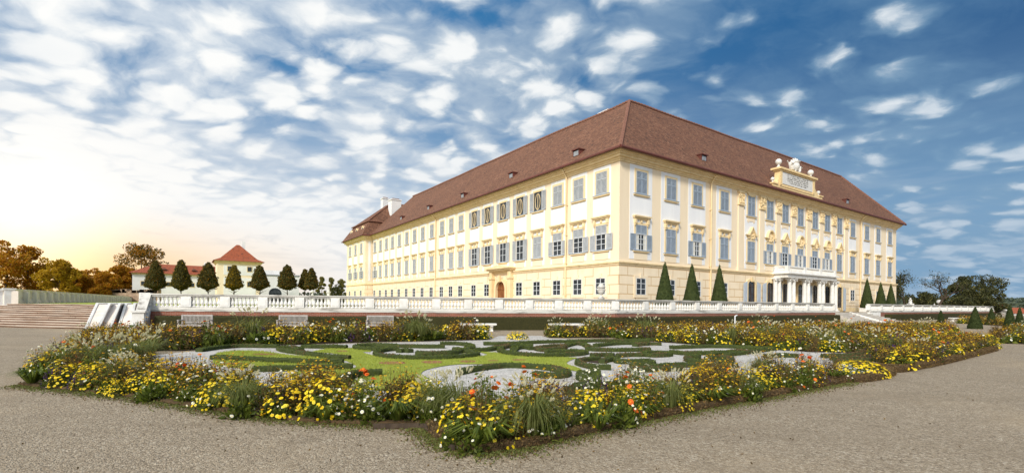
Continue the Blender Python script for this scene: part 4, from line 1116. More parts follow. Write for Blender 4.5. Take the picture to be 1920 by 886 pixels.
for ua, ub, ta, tb, lab in ((158, 180, 182, 205, 'pale stone ramp, leftmost of three laid over the steps'), (182, 203, 207, 224, 'pale stone ramp, middle one of three laid over the steps'), (220, 242, 236, 252, 'pale stone ramp nearest the sloping balustrade')):
    B0, B1 = gnd(ua, 622), gnd(ub, 623); zt_ = ZL + .06
    T0, T1 = gnd(ta, 570.2, zt_), gnd(tb, 570.4, zt_)
    F0, F1 = T0 + (T0 - B0).normalized() * 3.6, T1 + (T1 - B1).normalized() * 3.6; F0.z = F1.z = zt_
    base = Vector((B0.x, B0.y, 0)); r_ = thing('stone_ramp', lab, 'ramp', base)
    def lo(q, z=.0): return Vector((q.x, q.y, z))
    top = [B0 + Vector((0, 0, .03)), B1 + Vector((0, 0, .03)), T1, F1, F0, T0]; bot = [lo(q, .004) for q in top]
    m = MB(); V = [tuple(q - base) for q in top + bot]
    m.add(V, [(0, 1, 2, 5), (5, 2, 3, 4), (0, 6, 7, 1), (1, 7, 8, 2), (2, 8, 9, 3), (3, 9, 10, 4), (4, 10, 11, 5), (5, 11, 6, 0)]); m.build('slab', 'ramp_stone', r_)
    for q in ((B0, T0, F0), (B1, T1, F1)):
        m = MB(); m.tube([q[0] - base + Vector((0, 0, .05)), q[1] - base + Vector((0, 0, .03)), q[2] - base + Vector((0, 0, .03))], .085, 4); m.build('kerb', 'white_stone', r_)
slabp = [sL0 + nS * RUN, sL0 + dS * sLen + nS * RUN, sL0 + dS * (sLen + .0) + nS * 18, bL + Vector((-7, 60, 0)), Vector((-60, 260, 0)), Vector((-260, 260, 0)), sL0 + nS * 60 - dS * 120, sL0 + nS * RUN - dS * 30]
slab('upper_lawn', slabp, ZL, 'lawn')
# pier and sloping balustrade at the right flank of the steps
pb = at(261, 618, 26.9); cap = at(261, 582, 26.9)
fl = Vector((bL.x, bL.y, 0)) - Vector((pb.x, pb.y, 0)); aF = math.atan2(fl.y, fl.x); LF = fl.length
root = thing('stair_balustrade', 'sloping stone balustrade with square pier between ramps and brick wall', 'balustrade', (pb.x, pb.y, 0), aF)
hp = cap.z
m = MB(); m.box(-.26, .26, -.27, .27, 0, hp - .10); m.box(-.32, .32, -.33, .33, 0, .16); m.box(-.33, .33, -.34, .34, hp - .10, hp); m.build('pier', 'white_stone', root)
dz = (BZ1 - .0) - hp
m = MB(); m.prism([(.26, hp - .16), (LF - .2, hp - .16 + dz), (LF - .2, hp + dz), (.26, hp)], 'y', -.24, .24); m.build('top_rail', 'weathered_stone', root)
m = MB(); m.prism([(.26, .1), (LF - .2, .1 + dz), (LF - .2, .42 + dz), (.26, .42)], 'y', -.24, .24); m.prism([(.3, 0), (LF - .2, 0), (LF - .2, .1 + dz), (.3, .1)], 'y', -.2, .2); m.build('plinth', 'white_stone', root)
m = MB(); m.prism([(.26, .42), (LF - .2, .42 + dz), (LF - .2, hp - .16 + dz), (.26, hp - .16)], 'y', -.12, .12); m.build('balustrade_panel', 'white_stone', root)
o = MB(); o.box(-.27, .27, -.27, .27, 0, BH + .05); ob = o.build('corner_pedestal', 'white_stone'); ob.location = bL + Vector((-.12, .05, 0.0)); ob.rotation_euler = (0, 0, aF); tag(ob, 'square stone pedestal where the long balustrade meets the sloping one', 'pedestal')
# left flank: pier and rail leaving the picture
pl = at(17, 567, 35.2); pl.z = ZL
q = pl + Vector((-4.5, -6.0, 0))
dL2 = q - pl; aF = math.atan2(dL2.y, dL2.x); LF = Vector((dL2.x, dL2.y, 0)).length
root = thing('stair_balustrade', 'sloping stone balustrade at the far left side of the steps', 'balustrade', tuple(pl), aF)
m = MB(); m.box(-.28, .28, -.28, .28, -.2, 1.02); m.box(-.34, .34, -.34, .34, 1.02, 1.12); m.build('pier', 'white_stone', root)
m = MB(); m.prism([(.28, .95), (LF, .95 - 1.3), (LF, 1.1 - 1.3), (.28, 1.1)], 'y', -.22, .22); m.build('top_rail', 'white_stone', root)
m = MB(); m.prism([(.28, -.3), (LF, -.3 - 1.3), (LF, .95 - 1.3), (.28, .95)], 'y', -.13, .13); m.build('balustrade_panel', 'white_stone', root)
# far parapet
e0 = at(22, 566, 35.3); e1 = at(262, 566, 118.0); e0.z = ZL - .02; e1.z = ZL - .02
balustrade('white panelled parapet wall running away behind the upper lawn', e0, e1, 40, 0, mat='glow_tinted_parapet', solid=True, cat='parapet', h=1.1, name='parapet_wall')
# rubble wall beyond
w0 = at(180, 552, 100.0); w1 = at(300, 552, 100.0)
m = MB(); L, a = local_frame(w0, w1); m.box(0, L, -.4, .4, 0, 2.6); 
for i in range(40): x = random.random() * L; m.box(x - .5, x + .5, -.46, .46, 2.3, 2.6 + random.random() * .5)
o = m.build('old_wall', noisy('old_masonry', (.45, .33, .24), (.25, .17, .12), 1.2, .95, dirt=(.12, .08, .05), dscale=1.4, damt=.7)); o.location = (w0.x, w0.y, 1.0); o.rotation_euler = (0, 0, a); tag(o, 'crumbling old stone wall in front of the wood', 'wall')

# ------------------------------------------------------------------ garden steps beside the portico
c0, c1 = gnd(1545, 607), gnd(1668, 607)
g0 = bR + eR * .5; g1 = bR2 - eR * .2
gL = (g1 - g0).length
root = thing('garden_steps', 'flight of grey stone steps between portico and right balustrade', 'stairs', (g0.x, g0.y, 0), TH)
for i in range(7):
    m = MB(); z = ZT * (i + 1) / 7; y = -(6 - i) * .42
    m.box(-(6 - i) * .1, gL + (6 - i) * .5, y, .6, z - ZT / 7 - .02, z + .0); m.build('step', 'stained_pale' if 'stained_pale' in MATS else noisy('stained_pale', (.58, .54, .48), (.42, .38, .33), 1.8, .9, dirt=(.15, .12, .09), dscale=1.6, damt=.7, stretch=(.4, 1, 4)), root)
m = MB(); m.prism([(-3.4, 0.0), (.3, ZT + .05), (.3, ZT - .2), (-2.9, 0)], 'x', gL * .50, gL * .50 + .45); r_ = thing('stone_ramp', 'narrow pale stone ramp laid over the garden steps beside the portico', 'ramp', (g0.x, g0.y, 0.02), TH); m.build('slab', 'white_stone', r_)

# ================================================================== benches
def slat_bench_parts():
    W = 1.5; out = []
    for s in (-1, 1):
        m = MB(); x = s * W / 2; 
        m.box(x - .035, x + .035, -.04, .04, 0, .97); m.box(x - .035, x + .035, -.52, -.45, 0, .66); m.box(x - .04, x + .04, -.56, .0, .66, .70); out.append(('leg_frame', m))
    m = MB()
    for i in range(6): m.box(-W / 2 + .035, W / 2 - .035, -.50 + i * .085, -.50 + i * .085 + .065, .42, .45)
    m.box(-W / 2 + .035, W / 2 - .035, -.50, -.46, .34, .42); out.append(('seat', m))
    m = MB(); m.box(-W / 2 + .035, W / 2 - .035, -.02, .03, .89, .97); m.box(-W / 2 + .035, W / 2 - .035, -.02, .03, .50, .56)
    n = 21
    for i in range(n):
        x = -W / 2 + .08 + (W - .16) * i / (n - 1); m.box(x - .015, x + .015, -.01, .02, .56, .89)
    out.append(('backrest', m)); return out
BP = [(n, m.mesh(n, ['old_wood_white'])) for n, m in slat_bench_parts()]
dl = math.atan2(dL.y, dL.x)
for (u, v, dep, lab) in ((370, 600, 26.9, 'white slatted garden bench nearest the sloping stair balustrade'), (550, 600, 28.0, 'white slatted garden bench, middle one of three by the hedge'), (713, 600, 29.0, 'white slatted garden bench closest to the stone benches')):
    p = at(u, v, dep); r_ = thing('garden_bench', lab, 'bench', (p.x, p.y, 0), dl, 'white slatted benches along the hedge')
    for n_, me in BP: link(n_, me, r_)
for (u, dep, lab) in ((896, 30.0, 'stone bench with carved feet left of the yellow flower mound'), (1062, 31.2, 'stone bench with carved feet right of the yellow flower mound'), (1795, 62, 'stone bench far off beside the small dark cone')):
    p = at(u, 610, dep); r_ = thing('stone_bench', lab, 'bench', (p.x, p.y, 0), dl, 'stone benches')
    m = MB(); m.box(-1.15, 1.15, -.26, .26, .40, .50); m.box(-1.1, 1.1, -.22, .22, .37, .40); m.build('seat', 'white_stone', r_)
    for s in (-1, 1):
        m = MB(); m.prism([(-.2, 0), (.2, 0), (.2, .06), (.11, .12), (.16, .25), (.24, .33), (.24, .37), (-.24, .37), (-.24, .33), (-.16, .25), (-.11, .12), (-.2, .06)], 'x', s * .85 - .09, s * .85 + .09); m.build('foot', 'white_stone', r_)
# sprinkler post
p = at(1378, 606, 30.0); m = MB(); m.tube([Vector((0, 0, 0)), Vector((0, 0, 1.12))], .035, 7); m.tube([Vector((-.03, 0, 1.1)), Vector((.16, .05, 1.17))], .03, 6); m.lathe([(.07, 0), (.07, .05)], (0, 0, 0), 8)
o = m.build('sprinkler_post', 'white_wall'); o.location = (p.x, p.y, 0); tag(o, 'thin white post with bent head rising from the flowers', 'post')

# ================================================================== topiary cones
def cone_mesh(w, h, n, ls, seed):
    rng = random.Random(seed); seg, ringn = 20, 12; V = []; Q = []
    for j in range(ringn + 1):
        t = j / ringn; r = w / 2 * ((1 - t) ** .92) * (1 if t > .06 else .9) + .02
        for i in range(seg):
            a = 2 * math.pi * i / seg; rr = r * (1 + .05 * mnoise.noise(Vector((math.cos(a) * 2, math.sin(a) * 2, t * 5 + seed)))); V.append((rr * math.cos(a), rr * math.sin(a), h * t))
    for j in range(ringn):
        for i in range(seg): Q.append((j * seg + i, j * seg + (i + 1) % seg, (j + 1) * seg + (i + 1) % seg, (j + 1) * seg + i))
    V = np.array(V); Q = np.array(Q); m = MB(); m.add(V, Q, 0); p, nr = surface_points(V, Q, n)
    lv, lq = leaves(p + nr * .01 + rand_unit(n) * .03, ls, .5); m.add(lv, lq, 1)
    return m.mesh('clipped_crown', ['clipped_core', 'yew_leaves'], uv=False)
def cone(u, vtop, dep, wpx, label, zbase, box, seed, hide=0):
    p = at(u, vtop, dep); h = p.z - zbase - (.55 if box else .0); w = wpx * dep / F_PX
    r_ = thing('topiary_cone', label, 'topiary', (p.x, p.y, zbase), TH, 'dark clipped yew cones')
    c = link('clipped_crown', cone_mesh(w, h, 5200, .10 if zbase > .5 else .075, seed), r_, (0, 0, .55 if box else .02))
    if box:
        b = w * .42; m = MB(); m.box(-b, b, -b, b, 0, .52); m.box(-b - .04, b + .04, -b - .04, b + .04, .46, .56); m.build('planter', 'white_stone', r_)
for k, (u, vt, dep, w, lab) in enumerate((
        (1247, 491, 39.7, 35, 'clipped yew cone nearest the palace corner'), (1297.5, 494, 42.0, 32.5, 'clipped yew cone, middle of three before the garden front'), (1349, 496, 45.0, 31, 'clipped yew cone closest to the portico on its left side'),
        (1626, 521, 66.0, 21.5, 'clipped yew cone in a white planter at the head of the garden steps'), (1651.5, 528.5, 70.0, 19.5, 'clipped yew cone, middle one of three near the far palace end'), (1670.5, 531.5, 73.5, 17.5, 'clipped yew cone against the far end of the palace'))):
    cone(u, vt, dep, w, lab, ZT, True, k)
for k, (u, vb, vt, w, lab) in enumerate(((1828.5, 614, 575.5, 21, 'free-standing yew cone left of the far flower bed'), (1859, 607, 577, 14, 'small distant yew cone before the end of the balustrade'), (1893.5, 616, 571.5, 17.5, 'yew cone before the red roofs'), (1912, 612, 577, 14, 'yew cone at the right edge of the garden'), (1764, 604, 582, 11.5, 'tiny distant yew cone between two white stones'))):
    p = gnd(u, vb + 2); cone(u, vt, p.y, w, lab, 0.0, False, 20 + k)

# ================================================================== buildings on the left
def simple_window(m, x, z, w, h, y):
    m.box(x - w / 2 - .14, x + w / 2 + .14, y - .05, y, z - .14, z + h + .14, 0)
    m.box(x - w / 2, x + w / 2, y - .08, y - .04, z, z + h, 1)
DB = 108.0
def bx_(u, v=520): return ray(u, v).x * DB
root = thing('farm_wing', 'long low white building with red tiled hip roof behind the round trees', 'building', (bx_(248), DB, ZL), R(36))
def bx_(u, v=520, w0=ray(248, 520).x * DB): return w0 + (u - 248) / 10.13
Lw = bx_(420) - bx_(248); ew = zlev(300, 511, DB) - ZL; rw_ = zlev(330, 490.5, DB) - ZL
MB().box(0, Lw, 0, 11, 0, ew).build('wall', 'plaster_white', root)
MB().box(-.15, Lw, -.15, 11.15, ew - .35, ew).build('cornice', 'yellow_trim', root)
m = MB(); o_ = .7; xr = bx_(290) - bx_(248)
m.add([(-o_, -o_, ew), (Lw, -o_, ew), (Lw, 5.5, rw_), (xr, 5.5, rw_), (-o_, 11 + o_, ew), (Lw, 11 + o_, ew)], [(0, 1, 2, 3), (0, 3, 4), (4, 3, 2, 5)])
rf = m.build('roof', 'red_roof_tiles', root, uvfn=lambda co: np.stack([co[:, 0], co[:, 1] * 1.1], 1))
for u in (306, 366):
    x = bx_(u) - bx_(248); m = MB(); m.prism([(x - .5, ew + 1.0), (x + .5, ew + 1.0), (x + .3, ew + 1.45), (x - .3, ew + 1.45)], 'y', .8, 2.5); m.build('roof_hatch', 'ridge_tiles', rf)
for u, v in ((268, 529), (362, 531), (316, 530), (410, 530)):
    x = bx_(u) - bx_(248); m = MB(); z = zlev(u, v + 5, DB) - ZL; simple_window(m, x, z, .8, .9, 0); m.build('window', ['yellow_trim', 'glass'], root)
m = MB(); x = bx_(395) - bx_(248); m.box(x - .55, x + .55, 3.5, 4.6, rw_ - 2.0, rw_ + .2); m.box(x - .7, x + .7, 3.35, 4.75, rw_ + .2, rw_ + .45)
for k in (-.5, 0, .5): m.box(x + k - .1, x + k + .1, 3.9, 4.2, rw_ + .45, rw_ + .9)
m.build('chimney', 'plaster_white', rf)
DB2 = 106.0
def by_(u, v=520): return ray(u, v).x * DB2
root = thing('corner_pavilion', 'square yellow and white pavilion with pyramid roof of red tiles', 'building', (by_(407), DB2, ZL), R(34))
def by_(u, v=520, w0=ray(407, 520).x * DB2): return w0 + (u - 407) / 9.74
Wp = by_(490.5) - by_(407); ep = zlev(450, 488, DB2) - ZL; tp = zlev(449, 458, DB2 + 5) - ZL
MB().box(0, Wp, 0, Wp, 0, ep).build('wall', 'yellow_wall', root)
m = MB(); m.box(-.2, Wp + .2, -.2, Wp + .2, ep - .5, ep - .2); m.box(-.45, Wp + .45, -.45, Wp + .45, ep - .2, ep); m.build('cornice', 'yellow_trim', root)
m = MB(); o_ = .8; zm = ep + (tp - ep) * .16
m.add([(-o_, -o_, ep), (Wp + o_, -o_, ep), (Wp + o_, Wp + o_, ep), (-o_, Wp + o_, ep), (.6, .6, zm), (Wp - .6, .6, zm), (Wp - .6, Wp - .6, zm), (.6, Wp - .6, zm), (Wp / 2 - .3, Wp / 2, tp), (Wp / 2 + .3, Wp / 2, tp)],
      [(0, 1, 5, 4), (1, 2, 6, 5), (2, 3, 7, 6), (3, 0, 4, 7), (4, 5, 9, 8), (5, 6, 9), (6, 7, 8, 9), (7, 4, 8)])
rf = m.build('roof', 'red_roof_tiles', root)
m = MB(); m.box(Wp * .60, Wp * .60 + .7, Wp * .6, Wp * .6 + .7, tp - 2.0, tp + 1.0); m.build('chimney', 'plaster_white', rf)
zA = zlev(450, 496, DB2) - ZL; zB_ = zlev(450, 514.5, DB2) - ZL; zC = zlev(450, 519.5, DB2) - ZL
xa_, xb_ = by_(419) - by_(407), by_(481) - by_(407)
m = MB(); m.box(xa_, xb_, -.05, 0, zB_, zA); m.build('plaster_panel', 'plaster_white', root)
m = MB(); m.box(xa_, xb_, -.05, 0, 0, zC); m.build('plaster_panel', 'plaster_white', root)
for u, v in ((430.5, 507), (468.5, 507), (468.5, 536), (430.5, 536)):
    m = MB(); x = by_(u) - by_(407); simple_window(m, x, zlev(u, v, DB2) - ZL, .85, 1.05, -.05); m.build('window', ['yellow_trim', 'glass'], root)
DB3 = 125.0
root = thing('orangery', 'low flat white building glimpsed behind the round trees', 'building', (ray(488, 520).x * DB3, DB3, ZL), R(26))
W3 = 74 / 7.97; h3 = zlev(520, 516, DB3) - ZL
MB().box(0, W3, 0, 8, 0, h3).build('wall', 'plaster_white', root); MB().box(-.2, W3 + .2, -.2, 8.2, h3, h3 + .3).build('cornice', 'tin', root)
MB().box(0, W3 * .55, 2, 8, h3 + .3, h3 + 1.5).build('upper_wall', 'plaster_white', root)
x = 28 / 7.97
m = MB(); m.prism([(a + x, b) for a, b in arch_poly(1.5, 3.9, 9, 1.3)], 'y', -.06, 0); m.build('arched_window', 'glass', root)

# statuettes and vases on the far balustrades
def statuette(u, v0, v1, dep, label, kind='vase'):
    p = at(u, v0, dep); h = p.z - at(u, v1, dep).z; m = MB()
    if kind == 'vase': m.lathe([(r * h, z * h) for r, z in [(.28, 0), (.28, .1), (.12, .16), (.10, .3), (.34, .5), (.38, .72), (.26, .84), (.32, .9), (.12, 1.0)]], (0, 0, 0), 10)
    else:
        m.box(-.26 * h, .26 * h, -.26 * h, .26 * h, 0, .30 * h); m.lathe([(r * h, z * h) for r, z in [(.18, .3), (.2, .42), (.15, .55), (.19, .68), (.14, .78), (.07, .8), (.10, .86), (.10, .94), (.03, 1.0)]], (0, 0, 0), 10)
    z0 = at(u, v1, dep).z; m.box(-.2 * h, .2 * h, -.2 * h, .2 * h, ZT - z0, 0)
    o = m.build('stone_vase' if kind == 'vase' else 'stone_figure', 'marble'); o.location = (p.x, p.y, z0); tag(o, label, 'vase' if kind == 'vase' else 'statue')
statuette(1761, 561.5, 572.5, 95, 'pale stone vase on the terrace below the bare tree')
statuette(1707, 558, 573, 92, 'white stone figure on a block beside the leafless trees', 'fig')
statuette(1752, 568, 574, 93, 'short white stone post beside the stone vase', 'fig')
statuette(1865, 569.5, 577, bR3.y, 'small finial standing on the far balustrade end', 'fig')
statuette(586, 543, 552, 60, 'tiny stone finial on the terrace left of the palace wing', 'vase')
statuette(616, 537.5, 549, 75, 'square stone pier beside the far palace wing', 'fig')

# low red roofs beyond the far garden wall
for (ua, ub, vr, ve, dep, lab) in ((1876, 1900, 571, 582, 135, 'small cottage with steep red roof beyond the far balustrade'), (1896, 1935, 576, 587, 128, 'low cottage with broad red roof at the right edge')):
    xa2, xb2 = ray(ua, 575).x * dep, ray(ub, 575).x * dep; w = xb2 - xa2; ze = zlev(ua, ve, dep); zr = zlev(ua, vr, dep)
    root = thing('cottage', lab, 'house', (xa2, dep, 0), 0.0)
    MB().box(0, w, 0, 6, -2, max(ze, .3)).build('wall', 'plaster_white', root)
    m = MB(); m.add([(-.4, -.4, ze), (w + .4, -.4, ze), (w + .4, 3, zr), (-.4, 3, zr), (-.4, 6.4, ze), (w + .4, 6.4, ze)], [(0, 1, 2, 3), (3, 2, 5, 4)]); m.build('roof', 'red_roof_tiles', root)

# ================================================================== trees
def crown_points(blobs, n, shell=.55):
    """points through a union of ellipsoid clumps, denser towards each clump's skin"""
    w = np.array([b[3] * b[4] * b[5] for b in blobs]) ** .75; idx = RNG.choice(len(blobs), n, p=w / w.sum())
    B = np.array(blobs)[idx]; d = rand_unit(n); r = (shell + (1 - shell) * RNG.random(n)) ** .8
    return B[:, :3] + d * r[:, None] * B[:, 3:6]
def blobs_in(profile, h, w, n, r, z0, rng, flat=.8):
    """clumps spread through an envelope: profile(t) gives the half width share at height share t"""
    out = []
    for _ in range(n):
        t = rng.random(); a = rng.random() * 6.283; q = math.sqrt(rng.random()) * profile(t) * w / 2
        s = r * rng.uniform(.65, 1.25)
        out.append((q * math.cos(a), q * math.sin(a), z0 + h * t, s, s, s * flat))
    return out
def limb_tree(m, h, r0, nb, rng, spread, z_first):
    trunk = [Vector((0, 0, -.2))]; 
    for i in range(1, 7): trunk.append(Vector((rng.uniform(-.05, .05) * h * .3, rng.uniform(-.05, .05) * h * .3, h * .85 * i / 6)))
    m.tube(trunk, [r0 * (1 - .8 * i / 6) for i in range(7)], 8)
    for k in range(nb):
        t = rng.uniform(z_first, .8); b = trunk[int(t * 6)]; a = rng.random() * 6.283; L = spread * rng.uniform(.6, 1.0) * (1.1 - t * .5)
        p1 = b + Vector((math.cos(a) * L * .5, math.sin(a) * L * .5, L * .28)); p2 = b + Vector((math.cos(a) * L, math.sin(a) * L, L * .55))
        m.tube([b, p1, p2], [r0 * .4, r0 * .25, r0 * .08], 5)
def tree(label, base, h, w, prof, n, ls, leafm, seed, nblob=40, rblob=.16, z0=.12, dense=0.0, cat='tree', group=None, name='tree', trunk_r=None, flat=.8, mix=None):
    rng = random.Random(seed)
    root = thing(name, label, cat, tuple(base), rng.random() * 6, group)
    m = MB(); limb_tree(m, h, trunk_r or max(.12, h * .022), 9, rng, w * .42, max(.15, z0)); m.build('trunk', 'bark', root, uv=False)
    bl = blobs_in(prof, h * (1 - z0), w, nblob, rblob * w, h * z0, rng, flat)
    p = crown_points(bl, n)
    if dense:
        k = int(n * dense); t = RNG.random(k * 3); ok = RNG.random(k * 3) < np.array([prof(x) for x in t]); t = t[ok][:k]; k = len(t); a = RNG.random(k) * 6.283
        rr = np.array([prof(x) * (.9 + .12 * mnoise.noise(Vector((math.cos(b) * 2.2 + seed, math.sin(b) * 2.2, x * 6)))) for x, b in zip(t, a)]) * w / 2 * np.sqrt(.35 + .65 * RNG.random(k))
        p[:k] = np.column_stack([rr * np.cos(a), rr * np.sin(a), h * z0 + h * (1 - z0) * t])
        p = RNG.permutation(p)
    v, q = leaves(p, ls, .6); m = MB()
    if mix:
        k = int(n * mix[1]); m.add(v[:4 * (n - k)], q[:n - k], 0); m.add(v[4 * (n - k):], np.arange(4 * k).reshape(k, 4), 1); mats = [leafm, mix[0]]
    else: m.add(v, q, 0); mats = [leafm]
    m.build('crown', mats, root, uv=False)
    return root
round_p = lambda t: math.sqrt(max(.02, 1 - (2 * t - 1) ** 2))
drop_p = lambda t: (min(1, t / .16) ** .7) * (1 - max(0, t - .14) / .86) ** .58 + .03
# row of clipped lindens on the left terrace
DT = 66.0
for k, (u, vt, w, lm, lab) in enumerate((
        (292, 490, 39, 'linden_leaves', 'teardrop linden at the left end of the row'), (340, 488, 38, 'linden_leaves', 'teardrop linden with a yellowing tip, second of the row from the steps'), (390, 493, 40, 'linden_leaves', 'broad teardrop linden left of the pavilion'),
        (439, 497.5, 34, 'linden_leaves', 'small yellowing linden before the pavilion'), (487, 498, 37, 'linden_leaves', 'teardrop linden at the right corner of the pavilion'), (538.5, 497, 38, 'linden_leaves', 'teardrop linden standing alone before the low white building'),
        (572, 505, 26, 'linden_leaves', 'slim linden half hidden by its darker neighbour'), (584, 503, 29, 'linden_leaves', 'dark slim linden nearest the palace wing'))):
    dep = DT + (3 if k == 6 else 0); p = at(u, vt, dep); wm = w * dep / F_PX; z0_ = ZL - .1
    H = p.z - z0_; cb = zlev(u, 543, dep) - z0_
    tree(lab, (p.x, p.y, z0_), H, wm, drop_p, 15000, .15, lm, 40 + k, 160, .07, dense=.7, z0=cb / H, group='clipped lindens in a row', name='linden_tree', trunk_r=.09, mix=('gold_leaves', .10 if k == 1 else .38) if k in (1, 3) else ('glow_orange_leaves', .10))
# the wood on the left, tree by tree, orange and gold holding the warm glow
wood = [(-40, 452, 95, 70, 'glow_orange_leaves'), (12, 457, 88, 66, 'glow_orange_leaves'), (52, 466, 92, 60, 'glow_orange_leaves'), (84, 487, 96, 52, 'gold_leaves'), (112, 489, 90, 58, 'gold_leaves'), (143, 508, 98, 46, 'glow_orange_leaves'),
        (171, 506, 104, 50, 'glow_orange_leaves'), (200, 512, 100, 46, 'glow_orange_leaves'), (222, 497, 108, 44, 'glow_orange_leaves'), (244, 505, 112, 40, 'glow_orange_leaves')]
wl = ['tall dark glow-tinted tree cut by the left edge', 'tall glow-tinted tree with ragged top above the stair pier', 'broad glow-tinted tree, tallest inside the left wood', 'golden tree left of the gap in the wood', 'bright golden rounded tree in the glow', 'low amber tree right of the golden one', 'amber tree in the middle of the wood', 'small amber tree above the old wall', 'amber tree left of the white building', 'amber tree touching the left end of the white building']
for k, ((u, vt, dep, w, lm), lab) in enumerate(zip(wood, wl)):
    p = at(u, vt, dep); z0_ = 1.3; H = p.z - z0_
    tree(lab, (p.x, p.y, z0_), H, w * dep / F_PX, round_p, 5200, .42, lm, 70 + k, 34, .17, z0=.04, group='glow-tinted trees of the left wood', name='wood_tree', mix=('gold_leaves', .25))
p = at(266, 464, 128); tree('tall spreading glow-tinted tree behind the white building', (p.x, p.y, 1.3), p.z - 1.3, 84 * 128 / F_PX, round_p, 7000, .45, 'glow_orange_leaves', 91, 40, .15, z0=.25, name='wood_tree', mix=('tree_leaves', .45))
for k, (u, vt, w, lab) in enumerate(((604, 521, 22, 'yellow-green tree nearest the dark lindens'), (622, 519, 22, 'yellow-green tree, middle one between lindens and palace'), (640, 522, 22, 'yellow-green tree touching the palace wing'))):
    p = at(u, vt, 140); tree(lab, (p.x, p.y, 1), p.z - 1, w * 140 / F_PX, drop_p, 2600, .42, 'yellow_green_leaves', 110 + k, 26, .16, z0=.03, name='distant_tree', group='yellow-green distant trees')
p = at(632, 536, 118); tree('dark round bush before the palace wing', (p.x, p.y, .6), p.z - .6, 3.6, round_p, 1600, .3, 'tree_leaves', 120, 20, .2, z0=.02, name='dark_bush', cat='bush')
# trees on the right
def bare_tree(label, u, vt, dep, w, seed, leafy=.0, lean=.1):
    rng = random.Random(seed); p = at(u, vt, dep); H = p.z - 1.0
    root = thing('bare_tree', label, 'tree', (p.x, p.y, 1.0), 0, 'gnarled old fruit trees'); m = MB(); tw = MB(); tips = []
    def grow(b, d, L, r, lev):
        pts = [b]; c = b; dd = d.copy(); n = 3
        for i in range(n):
            dd = (dd + Vector((rng.uniform(-1, 1), rng.uniform(-1, 1), rng.uniform(-.35, .5))) * .33).normalized(); c = c + dd * L / n; pts.append(c)
        m.tube(pts, [r * (1 - .5 * i / n) for i in range(n + 1)], 6 if lev < 2 else 4)
        tips.append(c)
        if lev >= 5: return
        for _ in range(rng.choice((2, 3, 3)) if lev < 4 else 2):
            nd = (dd + Vector((rng.uniform(-1, 1), rng.uniform(-1, 1), rng.uniform(-.5, .7))) * .85).normalized()
            grow(pts[rng.choice((2, 3, 3))], nd, L * rng.uniform(.62, .82), r * .56, lev + 1)
    grow(Vector((0, 0, -.2)), Vector((lean, 0, 1)).normalized(), H * .30, H * .034, 0)
    mx = max(t.z for t in tips); sc_ = H / max(mx, .1); wx = max(abs(t.x) for t in tips)
    o = m.build('branches', 'bark', root, uv=False); o.scale = ((w * dep / F_PX / 2) / wx, (w * dep / F_PX / 2) / wx, sc_)
    if leafy:
        P = np.array([tuple(t) for t in tips]) * np.array(o.scale); i = RNG.integers(0, len(P), int(3600 * leafy)); v, q = leaves(P[i] + RNG.normal(size=(len(i), 3)) * .42, .24)
        m2 = MB(); m2.add(v, q); m2.build('crown', 'tree_leaves', root, uv=False)
bare_tree('gnarled half bare tree hiding behind the palace end', 1697, 511, 88, 62, 5, .9, -.1)
bare_tree('gnarled bare tree with twisted crown above the stone vase', 1766, 510, 90, 68, 8, .22, .12)
for k, (u, vt, w, dep, lab) in enumerate(((1730, 548, 46, 110, 'low dark bush between the two gnarled trees'), (1795, 538, 48, 100, 'dark shrubby tree left of the big leafy one'), (1812, 521, 42, 104, 'dark leafy tree with a high left shoulder'), (1846, 520, 60, 108, 'big dark leafy tree, broadest on the right'), (1826, 542, 50, 92, 'low dark bushy tree under the big leafy one'), (1858, 545, 48, 94, 'low dark bushy tree right of the big leafy one'), (1745, 556, 60, 120, 'dark hedge-like bush above the balustrade'), (1780, 560, 70, 98, 'low dark bush at the foot of the bare tree'))):
    p = at(u, vt, dep); tree(lab, (p.x, p.y, .8), p.z - .8, w * dep / F_PX, round_p, 3600, .36, 'tree_leaves', 140 + k, 26, .17, z0=.08 if vt > 530 else .25, name='dark_tree', mix=('yellow_green_leaves', .05))
# far wooded hill
V = []; Q = []; NX, NY = 160, 10; x0h, x1h = 60, 2600
for j in range(NY + 1):
    for i in range(NX + 1):
        x = x0h + (x1h - x0h) * i / NX; t = j / NY; y = 640 + 400 * t
        hh = (10 + 26 * mnoise.noise(Vector((x * .0018, 3.1, 0))) + 12 * min(1, x / 900) + 7 * mnoise.noise(Vector((x * .011, y * .01, 0))) + 4 * mnoise.noise(Vector((x * .05, y * .05, 2)))) * math.sin(min(1, t * 1.6) * math.pi / 2)
        V.append((x, y, max(-1, hh)))
for j in range(NY):
    for i in range(NX): a = j * (NX + 1) + i; Q.append((a, a + 1, a + NX + 2, a + NX + 1))
V = np.array(V); Q = np.array(Q)
m = MB(); m.add(V, Q, 0); tag(m.build('hill', noisy('hill_ground', (.05, .065, .05), (.07, .09, .06), .02, .95), uv=False), kind='structure')
front = Q[V[Q[:, 0], 0] < 1700]; p, nr = surface_points(V, front, 16000); v, q = leaves(p + np.stack([RNG.normal(size=len(p)) * 2, RNG.normal(size=len(p)) * 2, RNG.random(len(p)) * 5], 1), 4.2, .8)
m = MB(); m.add(v, q); tag(m.build('far_wood', 'far_leaves', uv=False), kind='stuff')
